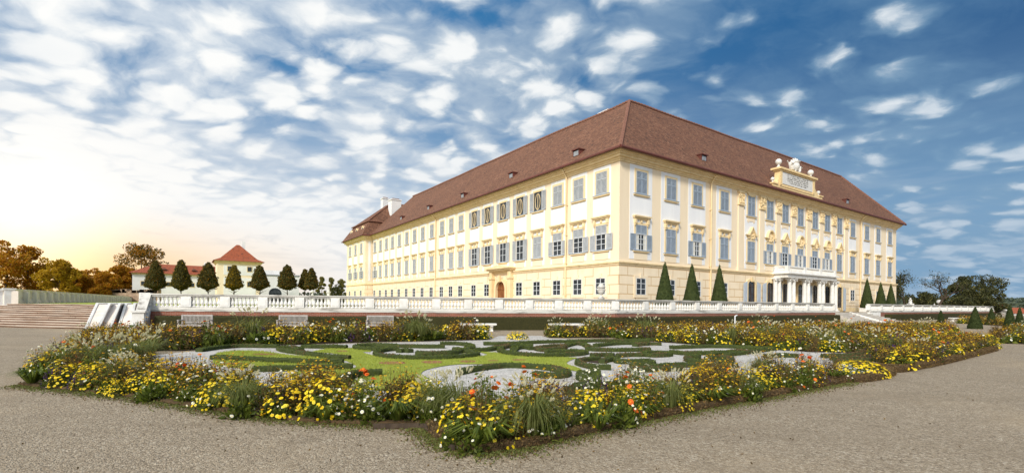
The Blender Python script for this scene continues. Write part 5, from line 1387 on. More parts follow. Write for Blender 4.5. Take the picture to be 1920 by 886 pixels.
# tree line along the left and middle horizon
p = []
for _ in range(5200):
    x = random.uniform(-520, 60); y = 330 + 60 * mnoise.noise(Vector((x * .01, 0, 0))) + random.uniform(0, 40); p.append((x, y, random.random() ** .6 * (9 + 6 * mnoise.noise(Vector((x * .03, 1, 0))))))
for _ in range(5200):
    x = random.uniform(60, 640); y = 330 + random.uniform(0, 60); p.append((x, y, random.random() ** .6 * (5 + 4 * mnoise.noise(Vector((x * .03, 1, 0))))))
v, q = leaves(np.array(p), 2.4, .8); m = MB(); m.add(v, q); tag(m.build('treeline', 'far_leaves', uv=False), kind='stuff')

# ================================================================== the parterre
def poly_w(px): return [gnd(u, v) for u, v in px]
inner_px = [(150, 684), (330, 661), (500, 648), (918, 637), (935, 629.5), (1015, 629), (1030, 634), (1230, 641), (1450, 656), (1600, 660), (1660, 660), (1655, 690), (1590, 703), (1300, 752), (1010, 812), (880, 826), (800, 785), (500, 762), (250, 728), (90, 708)]
sheet('white_gravel', poly_w(inner_px), .008, 'white_gravel')
def za(*p): return [(380 + x / 6, 620 + y / 6) for x, y in p]
def zb(*p): return [(660 + x / 6, 610 + y / 6) for x, y in p]
def zc(*p): return [(900 + x / 6, 610 + y / 6) for x, y in p]
def zd(*p): return [(1180 + x / 6, 610 + y / 6) for x, y in p]
def ze(*p): return [(1400 + x / 6, 600 + y / 6) for x, y in p]
def z6(*p): return [(380 + x * .2821, 580 + y * .2821) for x, y in p]
lawnA = za((140, 262), (250, 235), (420, 222), (680, 230), (900, 262), (1200, 290), (1570, 318), (1570, 345), (800, 335), (300, 300))
lawnB = za((120, 330), (400, 335), (900, 362), (1600, 366), (1690, 392), (1200, 420), (560, 425), (200, 405))
lawnC = za((1230, 240), (1340, 215), (1480, 192), (1700, 196), (1880, 212)) + [(694, 660)] + zb((120, 300), (220, 335), (420, 365), (800, 382), (1150, 376), (1400, 355), (1525, 330), (1430, 302), (1600, 305), (1780, 332)) + zc((340, 322), (500, 345), (800, 358), (1090, 364), (1040, 385), (975, 432), (1130, 488), (1130, 520), (1010, 505), (900, 470), (700, 440), (400, 428), (0, 440)) + zb((1200, 440), (1000, 465), (845, 500), (775, 545), (860, 600), (900, 660)) + [(790, 735), (700, 732), (620, 722), (560, 716)] + za((1000, 470), (1300, 448), (1700, 425), (1700, 380), (1600, 330), (1680, 300), (1450, 255))
for i, pl_ in enumerate((lawnA, lawnB, lawnC)):
    sm = smooth_line([gnd(u, v) for u, v in pl_], .35, True)
    sheet('lawn', sm, .013 + .004 * i, 'lawn')
# short grass standing on the lawn
def in_poly(P, poly):
    x, y = P[:, 0], P[:, 1]; inside = np.zeros(len(P), bool); n = len(poly); j = n - 1
    for i in range(n):
        xi, yi, xj, yj = poly[i][0], poly[i][1], poly[j][0], poly[j][1]
        c = ((yi > y) != (yj > y)) & (x < (xj - xi) * (y - yi) / (yj - yi + 1e-12) + xi); inside ^= c; j = i
    return inside
def sample_poly(poly, n):
    P = np.array([(p[0], p[1]) for p in poly]); lo, hi = P.min(0), P.max(0); out = np.zeros((0, 2))
    while len(out) < n:
        q = lo + (hi - lo) * RNG.random((n * 2, 2)); out = np.vstack([out, q[in_poly(q, poly)]])
    return out[:n]
def area(poly): return abs(sum(a[0] * b[1] - b[0] * a[1] for a, b in zip(poly, poly[1:] + poly[:1]))) / 2
leafmat('lawn_blades', [(0.1, (0.22, 0.27, 0.035)), (0.5, (0.36, 0.41, 0.06)), (0.9, (0.48, 0.50, 0.11))], .35)
m = MB()
for pl_ in (lawnA, lawnB, lawnC):
    sm = smooth_line([gnd(u, v) for u, v in pl_], .35, True); n = int(area(sm) * 420); P = sample_poly(sm, n)
    c = np.column_stack([P, np.full(n, .035)]); v, q = leaves(c, .06, .16, up=2.2); m.add(v, q)
tag(m.build('grass', 'lawn_blades', uv=False), kind='stuff')
# beds of red grit in the lawn
for i, (c, wpx, hpx, lab) in enumerate(((za((1570, 233))[0], 20, 2.6, 'small tapering bed of red grit in the back of the lawn'), (za((700, 268))[0], 46, 2.4, 'long thin bed of red grit between two straight box hedges'), (za((330, 372))[0], 42, 2.2, 'thin bed of red grit half hidden behind the plumes'), (zb((455, 427))[0], 52, 5.5, 'widest lens of red grit in the lawn'), (zb((900, 418))[0], 40, 5.2, 'lens of red grit in the middle of the lawn'), (zb((1300, 410))[0], 32, 4.0, 'narrow lens of red grit right of the middle'), (zc((440, 392))[0], 26, 2.8, 'thin lens of red grit below the ring hedge'), (zc((150, 400))[0], 20, 2.2, 'faint thin lens of red grit in the lawn'))):
    pts = [gnd(c[0] + wpx / 2 * math.cos(a) * (1 - .0 * i), c[1] + hpx / 2 * math.sin(a)) for a in np.linspace(0, 2 * math.pi, 25)[:-1]]
    o = sheet('grit_bed', pts, .027, 'red_grit', None)
    tag(o, lab, 'flower bed', 'red grit beds in the lawn', 'thing')

# ------------------------------------------------------------------ clipped box scrolls
def hedge_strip(name, label, px, w=.30, h=.24, group='box hedge scrolls of the parterre', leaf='box_leaves', core='clipped_core', dens=330, ls=.045, zt=None, cat='hedge', brown=.12, closed=False):
    pts = [gnd(u, v, h if zt is None else zt) for u, v in px]
    P = smooth_line([Vector((p.x, p.y, 0)) for p in pts], .12, closed)
    n = len(P); V = []; Q = []
    prof = [(-.5, 0), (-.52, .45), (-.5, .86), (-.40, 1.0), (0, 1.03), (.40, 1.0), (.5, .86), (.52, .45), (.5, 0)]; k = len(prof)
    for i, p in enumerate(P):
        t = (P[(i + 1) % n] - P[i - 1]) if closed else (P[min(i + 1, n - 1)] - P[max(i - 1, 0)])
        t.z = 0; t = t.normalized() if t.length > 1e-6 else Vector((1, 0, 0)); s = Vector((-t.y, t.x, 0))
        for (a, b) in prof:
            q = p + s * a * w; j = mnoise.noise(Vector((q.x * 4, q.y * 4, b * 2))) * .03 * (w / .3)
            V.append((q.x + s.x * j, q.y + s.y * j, max(0, h * b * (1 + .0) + (j * .9 if b > .8 else 0))))
    for i in range(n if closed else n - 1):
        for j in range(k - 1): Q.append((i * k + j, ((i + 1) % n) * k + j, ((i + 1) % n) * k + j + 1, i * k + j + 1))
    V = np.array(V); Q = np.array(Q); m = MB(); m.add(V, Q, 0)
    if not closed: m.add(V[:k], [tuple(range(k))], 0); m.add(V[-k:], [tuple(range(k))], 0)
    L = sum((b - a).length for a, b in zip(P[:-1], P[1:])); N = int(L * dens * (w + 2 * h) / .8)
    p, nr = surface_points(V, Q, N); v, q = leaves(p + rand_unit(N) * .018, ls, .6, up=.3)
    # dead, browned stretches
    bn = np.array([mnoise.noise(Vector((x * 1.1, y * 1.1, 5.0))) for x, y, _ in p]) > (.5 - brown * 1.6)
    m.add(v, q, np.where(bn, 2, 1)) if False else None
    qa = q[~bn]; qb = q[bn]
    m.V.append(v); off = m.n; m.n += len(v)
    if len(qa): m.F.append((qa + off, 1))
    if len(qb): m.F.append((qb + off, 2))
    o = m.build(name, [core, leaf, 'dry_box_leaves'], uv=False)
    c = sum(P, Vector()) / n; me = o.data; me.transform(Matrix.Translation((-c.x, -c.y, 0))); o.location = (c.x, c.y, 0)
    return tag(o, label, cat, group)
HS = [
    (za((-40, 192), (200, 160), (420, 146), (850, 150)), 'long straight box hedge in front of the left back border'),
    (za((1120, 152), (1400, 156), (1625, 158)), 'short straight box hedge right of the curled end'),
    (za((1110, 188), (1010, 168), (870, 166), (905, 190), (1060, 214), (1250, 240), (1450, 264), (1655, 272)), 'box hedge with curled end sweeping down to the lawn'),
    (za((110, 268), (400, 282), (800, 300), (1200, 314), (1580, 316)), 'straight box hedge above the white gravel strip on the left'),
    (za((560, 396), (900, 390), (1300, 378), (1690, 370)), 'straight box hedge nearest the lawn, lowest on the left'),
    (z6((905, 476), (940, 438), (1000, 408), (1085, 398), (1195, 394)), 'curved box hedge peeping over the yellow daisies'),
    (zb((1045, 215), (800, 214), (520, 206), (250, 196), (90, 205), (50, 222), (180, 236), (400, 240)), 'hairpin box hedge at the back of the big ring'),
    (zb((520, 240), (400, 246), (300, 264), (275, 285), (350, 312), (600, 330), (900, 334), (1200, 322), (1370, 304), (1400, 288), (1290, 262), (1150, 238)), 'largest ring of box hedge beside the lawn'),
    (zb((720, 284), (900, 286), (1100, 280), (1220, 262), (1320, 235), (1340, 205), (1200, 184), (990, 182)), 'box hedge scroll inside the largest ring'),
    (zb((662, 262), (590, 256), (525, 262)), 'stubby box hedge inside the left of the largest ring'),
    (zb((1375, 255), (1550, 244), (1680, 215), (1800, 200)), 'wavy box hedge linking two rings'),
    (zc((588, 236), (500, 222), (400, 232), (380, 250)), 'inner curl of the second ring of box hedge'),
    (zc((600, 205), (420, 205), (270, 222), (225, 252), (300, 280), (500, 300), (800, 308), (1080, 296), (1190, 278), (1090, 264), (900, 266), (740, 274)), 'second ring of box hedge right of the lawn'),
    (zc((640, 234), (700, 250), (860, 240), (945, 220), (900, 205), (760, 216), (650, 228)), 'oval box hedge loop browned at the front'),
    (zc((40, 184), (300, 182), (700, 166), (1100, 158), (1500, 150), (1900, 150)), 'long low box hedge along the back of the parterre'),
    (zc((960, 208), (1060, 184), (1160, 190), (1225, 218), (1245, 244), (1500, 252), (1750, 250), (1900, 244)), 'S-shaped box hedge reaching to the right'),
    (zc((1300, 205), (1500, 185), (1700, 180), (1900, 190)), 'low box hedge behind the S-shaped one'),
    (zc((1260, 312), (1400, 304), (1510, 308)), 'short box hedge above the small dark bed'),
    (zc((1340, 346), (1200, 354), (1110, 378), (1160, 408), (1300, 434), (1470, 440)), 'U-shaped box hedge round a small dark bed'),
    (zc((1545, 312), (1700, 304), (1825, 306)), 'short browned box hedge between two gravel patches'),
    (zc((1370, 376), (1470, 350), (1535, 356), (1560, 374), (1700, 378), (1880, 372)) + zd((240, 380), (250, 398), (100, 404), (0, 402)), 'hooked box hedge ending in a rounded tip'),
    (zc((-240, 492), (0, 446), (300, 418), (600, 428), (800, 448), (940, 476), (975, 505), (900, 526), (750, 528), (620, 508)), 'long curved box hedge with thick hooked end nearest the corner'),
    (zc((1350, 498), (1220, 500), (1135, 512), (1160, 542), (1350, 556)), 'thick box hedge bend behind the orange dahlias'),
    (zc((1000, 688), (1100, 652), (1220, 620), (1340, 604)), 'slanting box hedge nearest the front corner'),
    (zc((1050, 728), (1200, 728), (1350, 722)), 'short box hedge just behind the front corner flowers'),
    (zd((155, 296), (200, 282), (330, 280), (440, 288), (420, 304), (260, 310), (165, 302)), 'pill-shaped box hedge between two gravel patches'),
    (zd((470, 272), (600, 286), (850, 286), (1050, 280), (1280, 262)), 'gently curved box hedge above the round one'),
    (zd((790, 328), (700, 322), (650, 342), (720, 370), (950, 380), (1120, 364), (1130, 342), (1000, 332), (870, 346)), 'round box hedge spiral on the right'),
    (zd((900, 300), (980, 292), (1060, 286)), 'stub of box hedge above the round spiral'),
    (zd((1080, 300), (1280, 282), (1400, 266), (1620, 238)), 'rising box hedge left of the right gravel patch'),
    (zd((0, 150), (200, 142), (420, 138)), 'short low box hedge at the back, beyond the pill-shaped one'),
    (zd((60, 200), (200, 186), (360, 188)), 'low browned box hedge in the back right'),
    (zd((470, 225), (900, 214), (1250, 222), (1600, 240)), 'long low box hedge before the right back flowers'),
    (zd((230, 438), (420, 424), (600, 414), (900, 420), (1200, 414)), 'low wavy box hedge before the right border'),
    (zd((0, 470), (300, 458), (600, 448)), 'browned low hedge behind the right border'),
    (zd((700, 490), (950, 486), (1190, 484)), 'browned low hedge in rows behind the golden flowers'),
    (zd((1530, 318), (1750, 312), (1900, 316)), 'straight low hedge at the tip of the right gravel patch'),
    (ze((860, 378), (1100, 374), (1250, 362), (1340, 340), (1260, 326)), 'curved low hedge, topmost of the brown rows on the right'),
    (ze((960, 406), (1200, 400), (1360, 384), (1430, 366)), 'curved brown low hedge, middle of the right rows'),
    (ze((1010, 440), (1250, 428), (1440, 408)), 'curved brown low hedge, lowest of the right rows'),
]
for px, lab in HS:
    d = gnd(*px[len(px) // 2]).y
    br = .9 if 'brown' in lab else .14
    hedge_strip('box_hedge', lab, px, w=.20 if d < 18 else .24, h=.14 if d > 13 else .17, brown=br, dens=520 if d < 16 else 420, ls=.04 if d < 16 else .05)
# soil of the small dark bed
sheet('soil', [gnd(u, v) for u, v in zc((1180, 372), (1340, 352), (1420, 400), (1330, 430), (1190, 408))], .03, 'soil')

# ------------------------------------------------------------------ plants: prototypes
FM = ['green_leaf', 'dark_leaf', 'brown_stem', 'yellow_petal', 'gold_petal', 'white_petal', 'orange_petal', 'purple_petal', 'plume', 'grass_blade']
GRN, DRK, BRN, YEL, GLD, WHT, ORG, PUR, PLM, BLD = range(10)
class PB:
    def __init__(s): s.V = []; s.Q = []; s.M = []; s.n = 0
    def put(s, v, q, m): s.V.append(v); s.Q.append(q + s.n); s.M.append(np.full(len(q), m)); s.n += len(v); return s
    def done(s): return np.concatenate(s.V), np.concatenate(s.Q), np.concatenate(s.M)
def flowers(pb, c, nrm, size, mat, centre=BRN, sj=.3):
    n = len(c); nrm = nrm / (np.linalg.norm(nrm, axis=1, keepdims=True) + 1e-9); t = np.cross(nrm, rand_unit(n)); t /= np.linalg.norm(t, axis=1, keepdims=True) + 1e-9; b = np.cross(nrm, t)
    s = (size * .5 * (1 + sj * (RNG.random(n) * 2 - 1)))[:, None]; r2 = .7071
    for k, (tx, ty) in enumerate(((t, b), ((t + b) * r2, (b - t) * r2))):
        cc = c + nrm * .003 * k
        v = np.stack([cc + tx * s, cc + ty * s, cc - tx * s, cc - ty * s], 1).reshape(-1, 3); pb.put(v, np.arange(4 * n).reshape(n, 4), mat)
    if centre is not None:
        cc = c + nrm * .008; s2 = s * .34; v = np.stack([cc + t * s2, cc + b * s2, cc - t * s2, cc - b * s2], 1).reshape(-1, 3); pb.put(v, np.arange(4 * n).reshape(n, 4), centre)
def dome(n, Rr, H, lo=0.0, shell=.6):
    d = rand_unit(n); d[:, 2] = np.abs(d[:, 2]); r = (shell + (1 - shell) * RNG.random(n))[:, None]
    p = d * r * np.array([Rr, Rr, H * (1 - lo)]); p[:, 2] += H * lo * RNG.random(n); return p, d
def stems(pb, tops, mat, w=.008, base=.12):
    n = len(tops); b = np.column_stack([tops[:, 0] * .35 + RNG.normal(size=n) * base * .3, tops[:, 1] * .35 + RNG.normal(size=n) * base * .3, np.zeros(n)])
    s = np.cross(tops - b, rand_unit(n)); s = s / (np.linalg.norm(s, axis=1, keepdims=True) + 1e-9) * w / 2
    v = np.stack([b - s, b + s, tops + s * .6, tops - s * .6], 1).reshape(-1, 3); pb.put(v, np.arange(4 * n).reshape(n, 4), mat)
def proto(kind, lod):
    pb = PB(); k = {0: 1.0, 1: .42, 2: .22}[lod]; g = {0: 1.0, 1: 1.5, 2: 2.1}[lod]
    N = lambda x: max(4, int(x * k))
    if kind == 'golden':
        p, d = dome(N(230), .30, .58, .1, .3); v, q = leaves(p, .055 * g, .35, up=.6); pb.put(v, q, BRN)
        p, d = dome(N(230), .30, .46, .0, .3); v, q = leaves(p, .065 * g, .35, up=.5); pb.put(v, q, GRN if RNG.random() < .5 else DRK)
        p, d = dome(N(78), .32, .70, .12, .85); p[:, 2] += .06 * RNG.random(len(p)); stems(pb, p, BRN, .007 * g); flowers(pb, p, d * .6 + np.array([0, 0, .8]) + .5 * rand_unit(len(p)), .034 * g ** .5, GLD)
        p, d = dome(N(24), .32, .72, .2, .9); flowers(pb, p, d + rand_unit(len(p)), .018 * g, BRN, None)
    elif kind == 'yellow':
        p, d = dome(N(280), .29, .44, .0, .3); v, q = leaves(p, .06 * g, .4, up=.3); pb.put(v, q, GRN if RNG.random() < .6 else DRK)
        p, d = dome(N(125), .31, .50, .05, .92); flowers(pb, p, d + .45 * rand_unit(len(p)) + np.array([0, 0, .3]), .046 * g ** .6, YEL, GLD)
    elif kind == 'leafy':
        p, d = dome(N(170), .26, .34, .0, .35); v, q = leaves(p, .10 * g, .5, up=.35, axis=d); pb.put(v, q, GRN)
        p, d = dome(N(60), .24, .26, .0, .3); v, q = leaves(p, .07 * g, .5); pb.put(v, q, DRK)
        p, d = dome(N(7), .25, .40, .1, .95); flowers(pb, p, d + .4 * rand_unit(len(p)), .05 * g ** .7, WHT, YEL)
    elif kind == 'dahlia':
        p, d = dome(N(230), .24, .74, .15, .2); v, q = leaves(p, .065 * g, .5, up=.2); pb.put(v, q, GRN)
        p, d = dome(N(34), .26, .84, .2, .8); stems(pb, p, GRN, .009 * g); v, q = leaves(p, .03 * g, .8); pb.put(v, q, GRN)
        p, d = dome(N(9) if lod == 0 else 4, .26, .88, .1, .92); flowers(pb, p, d + .6 * rand_unit(len(p)), .085 * g ** .5, ORG, GLD); flowers(pb, p + d * .01, d + .6 * rand_unit(len(p)), .06 * g ** .5, ORG, GLD)
    elif kind == 'salvia':
        p, d = dome(N(260), .27, .48, .0, .25); v, q = leaves(p, .055 * g, .4, up=.4); pb.put(v, q, DRK)
        p, d = dome(N(26), .26, .66, .15, .85); stems(pb, p, BRN, .008 * g); 
        for o in (0, .03, .06, .09): v, q = leaves(p - np.array([0, 0, o]) + .008 * rand_unit(len(p)), .035 * g, .7); pb.put(v, q, PUR)
    elif kind == 'cosmos':
        p, d = dome(N(240), .27, .60, .1, .2); v, q = leaves(p, .06 * g, .25, up=.5); pb.put(v, q, GRN)
        p, d = dome(N(30), .28, .70, .15, .85); stems(pb, p, GRN, .006 * g); flowers(pb, p, d + .7 * rand_unit(len(p)), .045 * g ** .7, WHT, YEL)
    elif kind == 'russet':
        p, d = dome(N(330), .30, .66, .15, .2); v, q = leaves(p, .055 * g, .3, up=.9); pb.put(v, q, BRN)
        p, d = dome(N(60), .26, .36, .0, .3); v, q = leaves(p, .07 * g, .4); pb.put(v, q, DRK)
        p, d = dome(N(70), .31, .74, .15, .85); stems(pb, p, BRN, .007 * g); v, q = leaves(p, .022 * g, .9); pb.put(v, q, BRN)
        p, d = dome(N(14), .31, .74, .15, .9); flowers(pb, p, d + rand_unit(len(p)), .03 * g, GLD)
    elif kind == 'strap':
        n = N(60); a = RNG.random(n) * 6.283; L = .28 + .22 * RNG.random(n); out = np.column_stack([np.cos(a), np.sin(a), np.zeros(n)]); sd = np.column_stack([-np.sin(a), np.cos(a), np.zeros(n)]) * (.016 * g)
        z = np.array([0, 0, 1.0]); p0 = out * .04; p1 = out * (L * .55)[:, None] + z * (L * .75)[:, None]; p2 = out * (L * 1.0)[:, None] + z * (L * .6)[:, None]
        for A_, B_, wa, wb in ((p0, p1, .7, 1.0), (p1, p2, 1.0, .1)):
            v = np.stack([A_ - sd * wa, A_ + sd * wa, B_ + sd * wb, B_ - sd * wb], 1).reshape(-1, 3); pb.put(v, np.arange(4 * n).reshape(n, 4), GRN)
    elif kind == 'fountain':
        n = N(300); a = RNG.random(n) * 6.283; L = .5 + .35 * RNG.random(n); f = .35 + .75 * RNG.random(n)
        out = np.column_stack([np.cos(a), np.sin(a), np.zeros(n)]); sd = np.column_stack([-np.sin(a), np.cos(a), np.zeros(n)]) * (.0045 * g); z = np.array([0, 0, 1.0])
        pts = [out * .03, out * (L * .22 * f)[:, None] + z * (L * .55)[:, None], out * (L * .55 * f)[:, None] + z * (L * .82)[:, None], out * (L * .95 * f)[:, None] + z * (L * .74)[:, None], out * (L * 1.15 * f)[:, None] + z * (L * .45)[:, None]]
        for A_, B_, wa, wb in zip(pts[:-1], pts[1:], (1, 1, .85, .5), (1, .85, .5, .1)):
            v = np.stack([A_ - sd * wa, A_ + sd * wa, B_ + sd * wb, B_ - sd * wb], 1).reshape(-1, 3); pb.put(v, np.arange(4 * n).reshape(n, 4), BLD)
        n = max(9, int(24 * (k ** .6))); a = RNG.random(n) * 6.283; rr = .10 + .36 * RNG.random(n); h = .86 - .55 * rr ** 1.2 + .14 * RNG.random(n)
        tip = np.column_stack([np.cos(a) * rr, np.sin(a) * rr, h]); stems(pb, tip, BLD, .006 * g)
        ax = np.column_stack([np.cos(a) * (.15 + rr), np.sin(a) * (.15 + rr), .75 - rr * .9]); ax /= np.linalg.norm(ax, axis=1, keepdims=True)
        nb_ = {0: 56, 1: 16, 2: 8}[lod]; Lp = .12
        i = np.repeat(np.arange(n), nb_); t = RNG.random(len(i)); c = tip[i] + ax[i] * ((t - .1) * Lp)[:, None]
        e = rand_unit(len(i)); e -= ax[i] * np.sum(e * ax[i], 1, keepdims=True); e /= np.linalg.norm(e, axis=1, keepdims=True) + 1e-9; e = e + ax[i] * .8
        w = (.030 * np.sin(np.clip(t * .9 + .12, 0, 1) * math.pi) ** .7)[:, None] * (1.0 if lod == 0 else 1.25)
        s2 = np.cross(e, ax[i]); s2 = s2 / (np.linalg.norm(s2, axis=1, keepdims=True) + 1e-9) * (.0035 * g * (1 if lod == 0 else 1.7))
        v = np.stack([c - s2, c + s2, c + e * w + s2 * .3, c + e * w - s2 * .3], 1).reshape(-1, 3); pb.put(v, np.arange(4 * len(i)).reshape(-1, 4), PLM)
        # the soft core of each plume
        c = tip + ax * Lp * .4; v1, q1 = leaves(np.repeat(c, 3, 0), Lp * .95, .26 if lod == 0 else .34, axis=np.repeat(ax, 3, 0) * 6, sj=.1); pb.put(v1, q1, PLM)
    elif kind == 'mound':
        p, d = dome(N(600), .56, .34, .0, .4); v, q = leaves(p, .06 * g, .4, up=.3); pb.put(v, q, GRN)
        p, d = dome(N(430), .58, .40, .02, .94); flowers(pb, p, d + .4 * rand_unit(len(p)) + np.array([0, 0, .4]), .052 * g ** .7, YEL, GLD)
    return pb.done()
PR = {}
def get(kind, lod, var):
    key = (kind, lod, var)
    if key not in PR: PR[key] = proto(kind, lod)
    return PR[key]
def lod_of(y): return 0 if y < 12.5 else (1 if y < 24 else 2)
def place_arr(V, pos, s, rz, tilt=(0, 0)):
    c, sn = math.cos(rz), math.sin(rz); x = V[:, 0] * c - V[:, 1] * sn; y = V[:, 0] * sn + V[:, 1] * c; z = V[:, 2] * s[1]
    return np.column_stack([x * s[0] + tilt[0] * z + pos[0], y * s[0] + tilt[1] * z + pos[1], z + pos[2]])
def mass(name, poly, dens, hs, mix, kind='stuff', zbase=.02):
    n = int(area(poly) * dens); P = sample_poly(poly, n); Vs, Qs, Ms, off = [], [], [], 0
    kinds = list(mix); w = np.array([mix[k] for k in kinds], float); w /= w.sum()
    for i in range(n):
        # kinds come in drifts
        f = mnoise.noise(Vector((P[i, 0] * .55, P[i, 1] * .55, 1.7))) * .5 + .5
        k = kinds[int(RNG.choice(len(kinds), p=w))] if RNG.random() < .6 else kinds[int(np.searchsorted(np.cumsum(w), min(.999, max(0, (f - .2) / .6))))]
        V, Q, M = get(k, lod_of(P[i, 1]), int(RNG.integers(3)))
        s = hs * RNG.uniform(.72, 1.18); V2 = place_arr(V, (P[i, 0], P[i, 1], zbase), (s * RNG.uniform(.95, 1.25), s), RNG.random() * 6.283, (RNG.normal() * .08, RNG.normal() * .08))
        Vs.append(V2); Qs.append(Q + off); Ms.append(M); off += len(V2)
    m = MB(); m.V = [np.concatenate(Vs)]; m.n = off; m.F = [(np.concatenate(Qs), np.concatenate(Ms))]
    return tag(m.build(name, FM, uv=False), kind=kind)
def offset(line, d):
    """polyline moved sideways (left of its direction) by d"""
    out = []
    for i, p in enumerate(line):
        t = line[min(i + 1, len(line) - 1)] - line[max(i - 1, 0)]; t.z = 0; t.normalize(); out.append(Vector((p.x - t.y * d, p.y + t.x * d, 0)))
    return out
MIX = {'golden': .38, 'russet': .10, 'salvia': .05, 'yellow': .13, 'leafy': .19, 'dahlia': .025, 'cosmos': .11, 'fountain': .015}
O1 = gl([(24, 722), (60, 727), (130, 734), (250, 749), (400, 773), (500, 787), (620, 797), (792, 801)])
OC = gl([(792, 801), (812, 824), (848, 844), (885, 851), (935, 848), (1010, 838)])
O2 = gl([(1010, 838), (1160, 803), (1300, 773), (1450, 745), (1600, 716)])
OD = gl([(24, 722), (60, 690), (110, 655), (160, 630)])
OE = gl([(170, 655), (250, 658), (339, 658), (500, 648), (700, 641), (916, 637)])
def inset(line, a): return offset(line, a)
bedA = inset(O1, .24) + inset(O1, 1.55)[::-1]
bedB = inset(OC, .25) + inset(OC, 1.5)[::-1]
bedB = gl([(800, 796), (822, 818), (850, 834), (885, 841), (935, 838), (1010, 828), (1010, 790), (880, 775), (800, 770)])
bedC = inset(O2, .25) + inset(O2, 1.6)[::-1]
bedD = inset(OD, -.25) + inset(OD, -2.4)[::-1]
bedE = inset(OE, .1) + inset(OE, 2.3)[::-1]
bedF = gl([(1030, 632.5), (1150, 633), (1225, 640), (1300, 645), (1400, 648), (1455, 655), (1520, 660), (1590, 661), (1640, 656), (1700, 650), (1790, 640), (1790, 619), (1700, 616.5), (1500, 618), (1250, 622), (1030, 627)])
bedG = gl([(1650, 690), (1690, 694), (1775, 678), (1862, 655), (1850, 640), (1760, 642), (1660, 655), (1640, 668)])
bedH = gl([(1862, 643), (1925, 645), (1990, 642), (1960, 622), (1905, 621), (1862, 629)])
bedI = gl([(1800, 606), (1885, 611), (1885, 602), (1800, 598.5)])
for nm, b in zip('ABCDEFGHI', (bedA, bedB, bedC, bedD, bedE, bedF, bedG, bedH, bedI)): sheet('soil', b, .016 + .004 * ('ABCDEFGHI'.index(nm) % 5), 'soil')
mass('flower_border', bedA, 9.5, .98, MIX); mass('flower_border', bedB, 9.0, .92, MIX); mass('flower_border', bedC, 9.5, .98, MIX)
mass('flower_border', bedD, 7.0, 1.0, MIX); mass('flower_border', bedE, 7.5, 1.4, MIX); mass('flower_border', bedF, 5.5, 1.15, MIX)
mass('flower_border', bedG, 6.0, 1.0, MIX); mass('flower_border', bedH, 5, 1.05, MIX); mass('flower_border', bedI, 3, 1.1, MIX)
# low leafy fringe along the outer edges
FR = {'leafy': .5, 'strap': .18, 'salvia': .1, 'yellow': .1, 'golden': .1, 'cosmos': .1}
for ln, s_ in ((O1, 1), (O2, 1)): mass('border_fringe', inset(ln, .08 * s_) + inset(ln, .6 * s_)[::-1], 10.0, .72, FR)
mass('border_fringe', gl([(802, 803), (825, 826), (852, 842), (885, 848), (935, 845), (1010, 836), (1010, 818), (935, 826), (885, 828), (850, 820)]), 9, .68, FR)
mass('border_fringe', inset(OD, -.15) + inset(OD, -.5)[::-1], 5, .6, FR)
# ragged dry edging and its little clipped hedge
def px_of(p):
    d = p - Vector((0, 0, CAM_H)); a = d.x / d.y; b = d.z / d.y; a_, b_ = a * cr + b * sr, -a * sr + b * cr
    return CU + F_PX * a_, CV - F_PX * b_
def edging(line, off, w, h, lab, dens=2000, brown=1.2):
    return hedge_strip('box_edging', lab, [px_of(Vector((p.x, p.y, 0))) for p in offset(line, off)], w=w, h=h, zt=0.0, leaf='dark_leaf', core='brown_core', brown=brown, dens=dens, ls=.034, group='low dry box edgings of the borders')
edging(OC, .12, .16, .10, 'ragged dry box edging round the front corner of the border')
edging(O2, .12, .16, .10, 'long brown box edging along the right front border')
edging(O1, .14, .12, .05, 'flat ragged edging along the left front border', 300)
edging(gl([(1655, 694), (1692, 698), (1780, 681), (1872, 657)]), .12, .22, .17, 'brown clipped edging along the far right border')
edging(gl([(1600, 690), (1650, 694), (1692, 698)]), .3, .22, .16, 'short brown edging between mound and right border')
mp = [(1500, 712), (1560, 716), (1620, 714), (1660, 706), (1668, 697), (1640, 690), (1600, 688)]
edging(gl(mp), .0, .22, .15, 'curved brown edging round the yellow mound')
# timber board at the notch of the border
a_, b_ = gnd(700, 803), gnd(795, 802.5); c_ = gnd(850, 846)
for p, q, lab in ((a_, b_, 'weathered timber edging board on the left of the border notch'), (b_, c_, 'weathered timber edging board turning the border notch')):
    L, an = local_frame(p, q); m = MB(); m.box(0, L, -.02, .02, 0, .07); o = m.build('edging_board', 'bark'); o.location = (p.x, p.y, 0); o.rotation_euler = (0, 0, an); tag(o, lab, 'board')
# weeds and fallen petals on the gravel along the edges
def scatter(line, n, spread, mats_, size, z=.012, nm='grass_tufts'):
    m = MB(); tot = []
    L = [(line[i], line[i + 1]) for i in range(len(line) - 1)]
    lens = np.array([(b - a).length for a, b in L]); i = RNG.choice(len(L), n, p=lens / lens.sum()); t = RNG.random(n)
    P = np.array([tuple(L[k][0].lerp(L[k][1], u)) for k, u in zip(i, t)])
    off_ = -np.abs(RNG.normal(size=n)) * spread + .08
    for j, k in enumerate(i):
        d = (L[k][1] - L[k][0]).normalized(); P[j, 0] += -d.y * off_[j]; P[j, 1] += d.x * off_[j]
    P[:, 2] = z; v, q = leaves(P, size, .5, up=.5); m.add(v, q); return tag(m.build(nm, mats_, uv=False), kind='stuff')
scatter(O1, 3800, .14, 'grass_blade', .035); scatter(O2, 4200, .14, 'grass_blade', .035); scatter(OC, 2600, .16, 'grass_blade', .035)
scatter(O1, 1800, .20, 'brown_stem', .03, nm='leaf_litter'); scatter(O2, 1800, .22, 'brown_stem', .03, nm='leaf_litter'); scatter(OC, 1000, .2, 'brown_stem', .03, nm='leaf_litter')

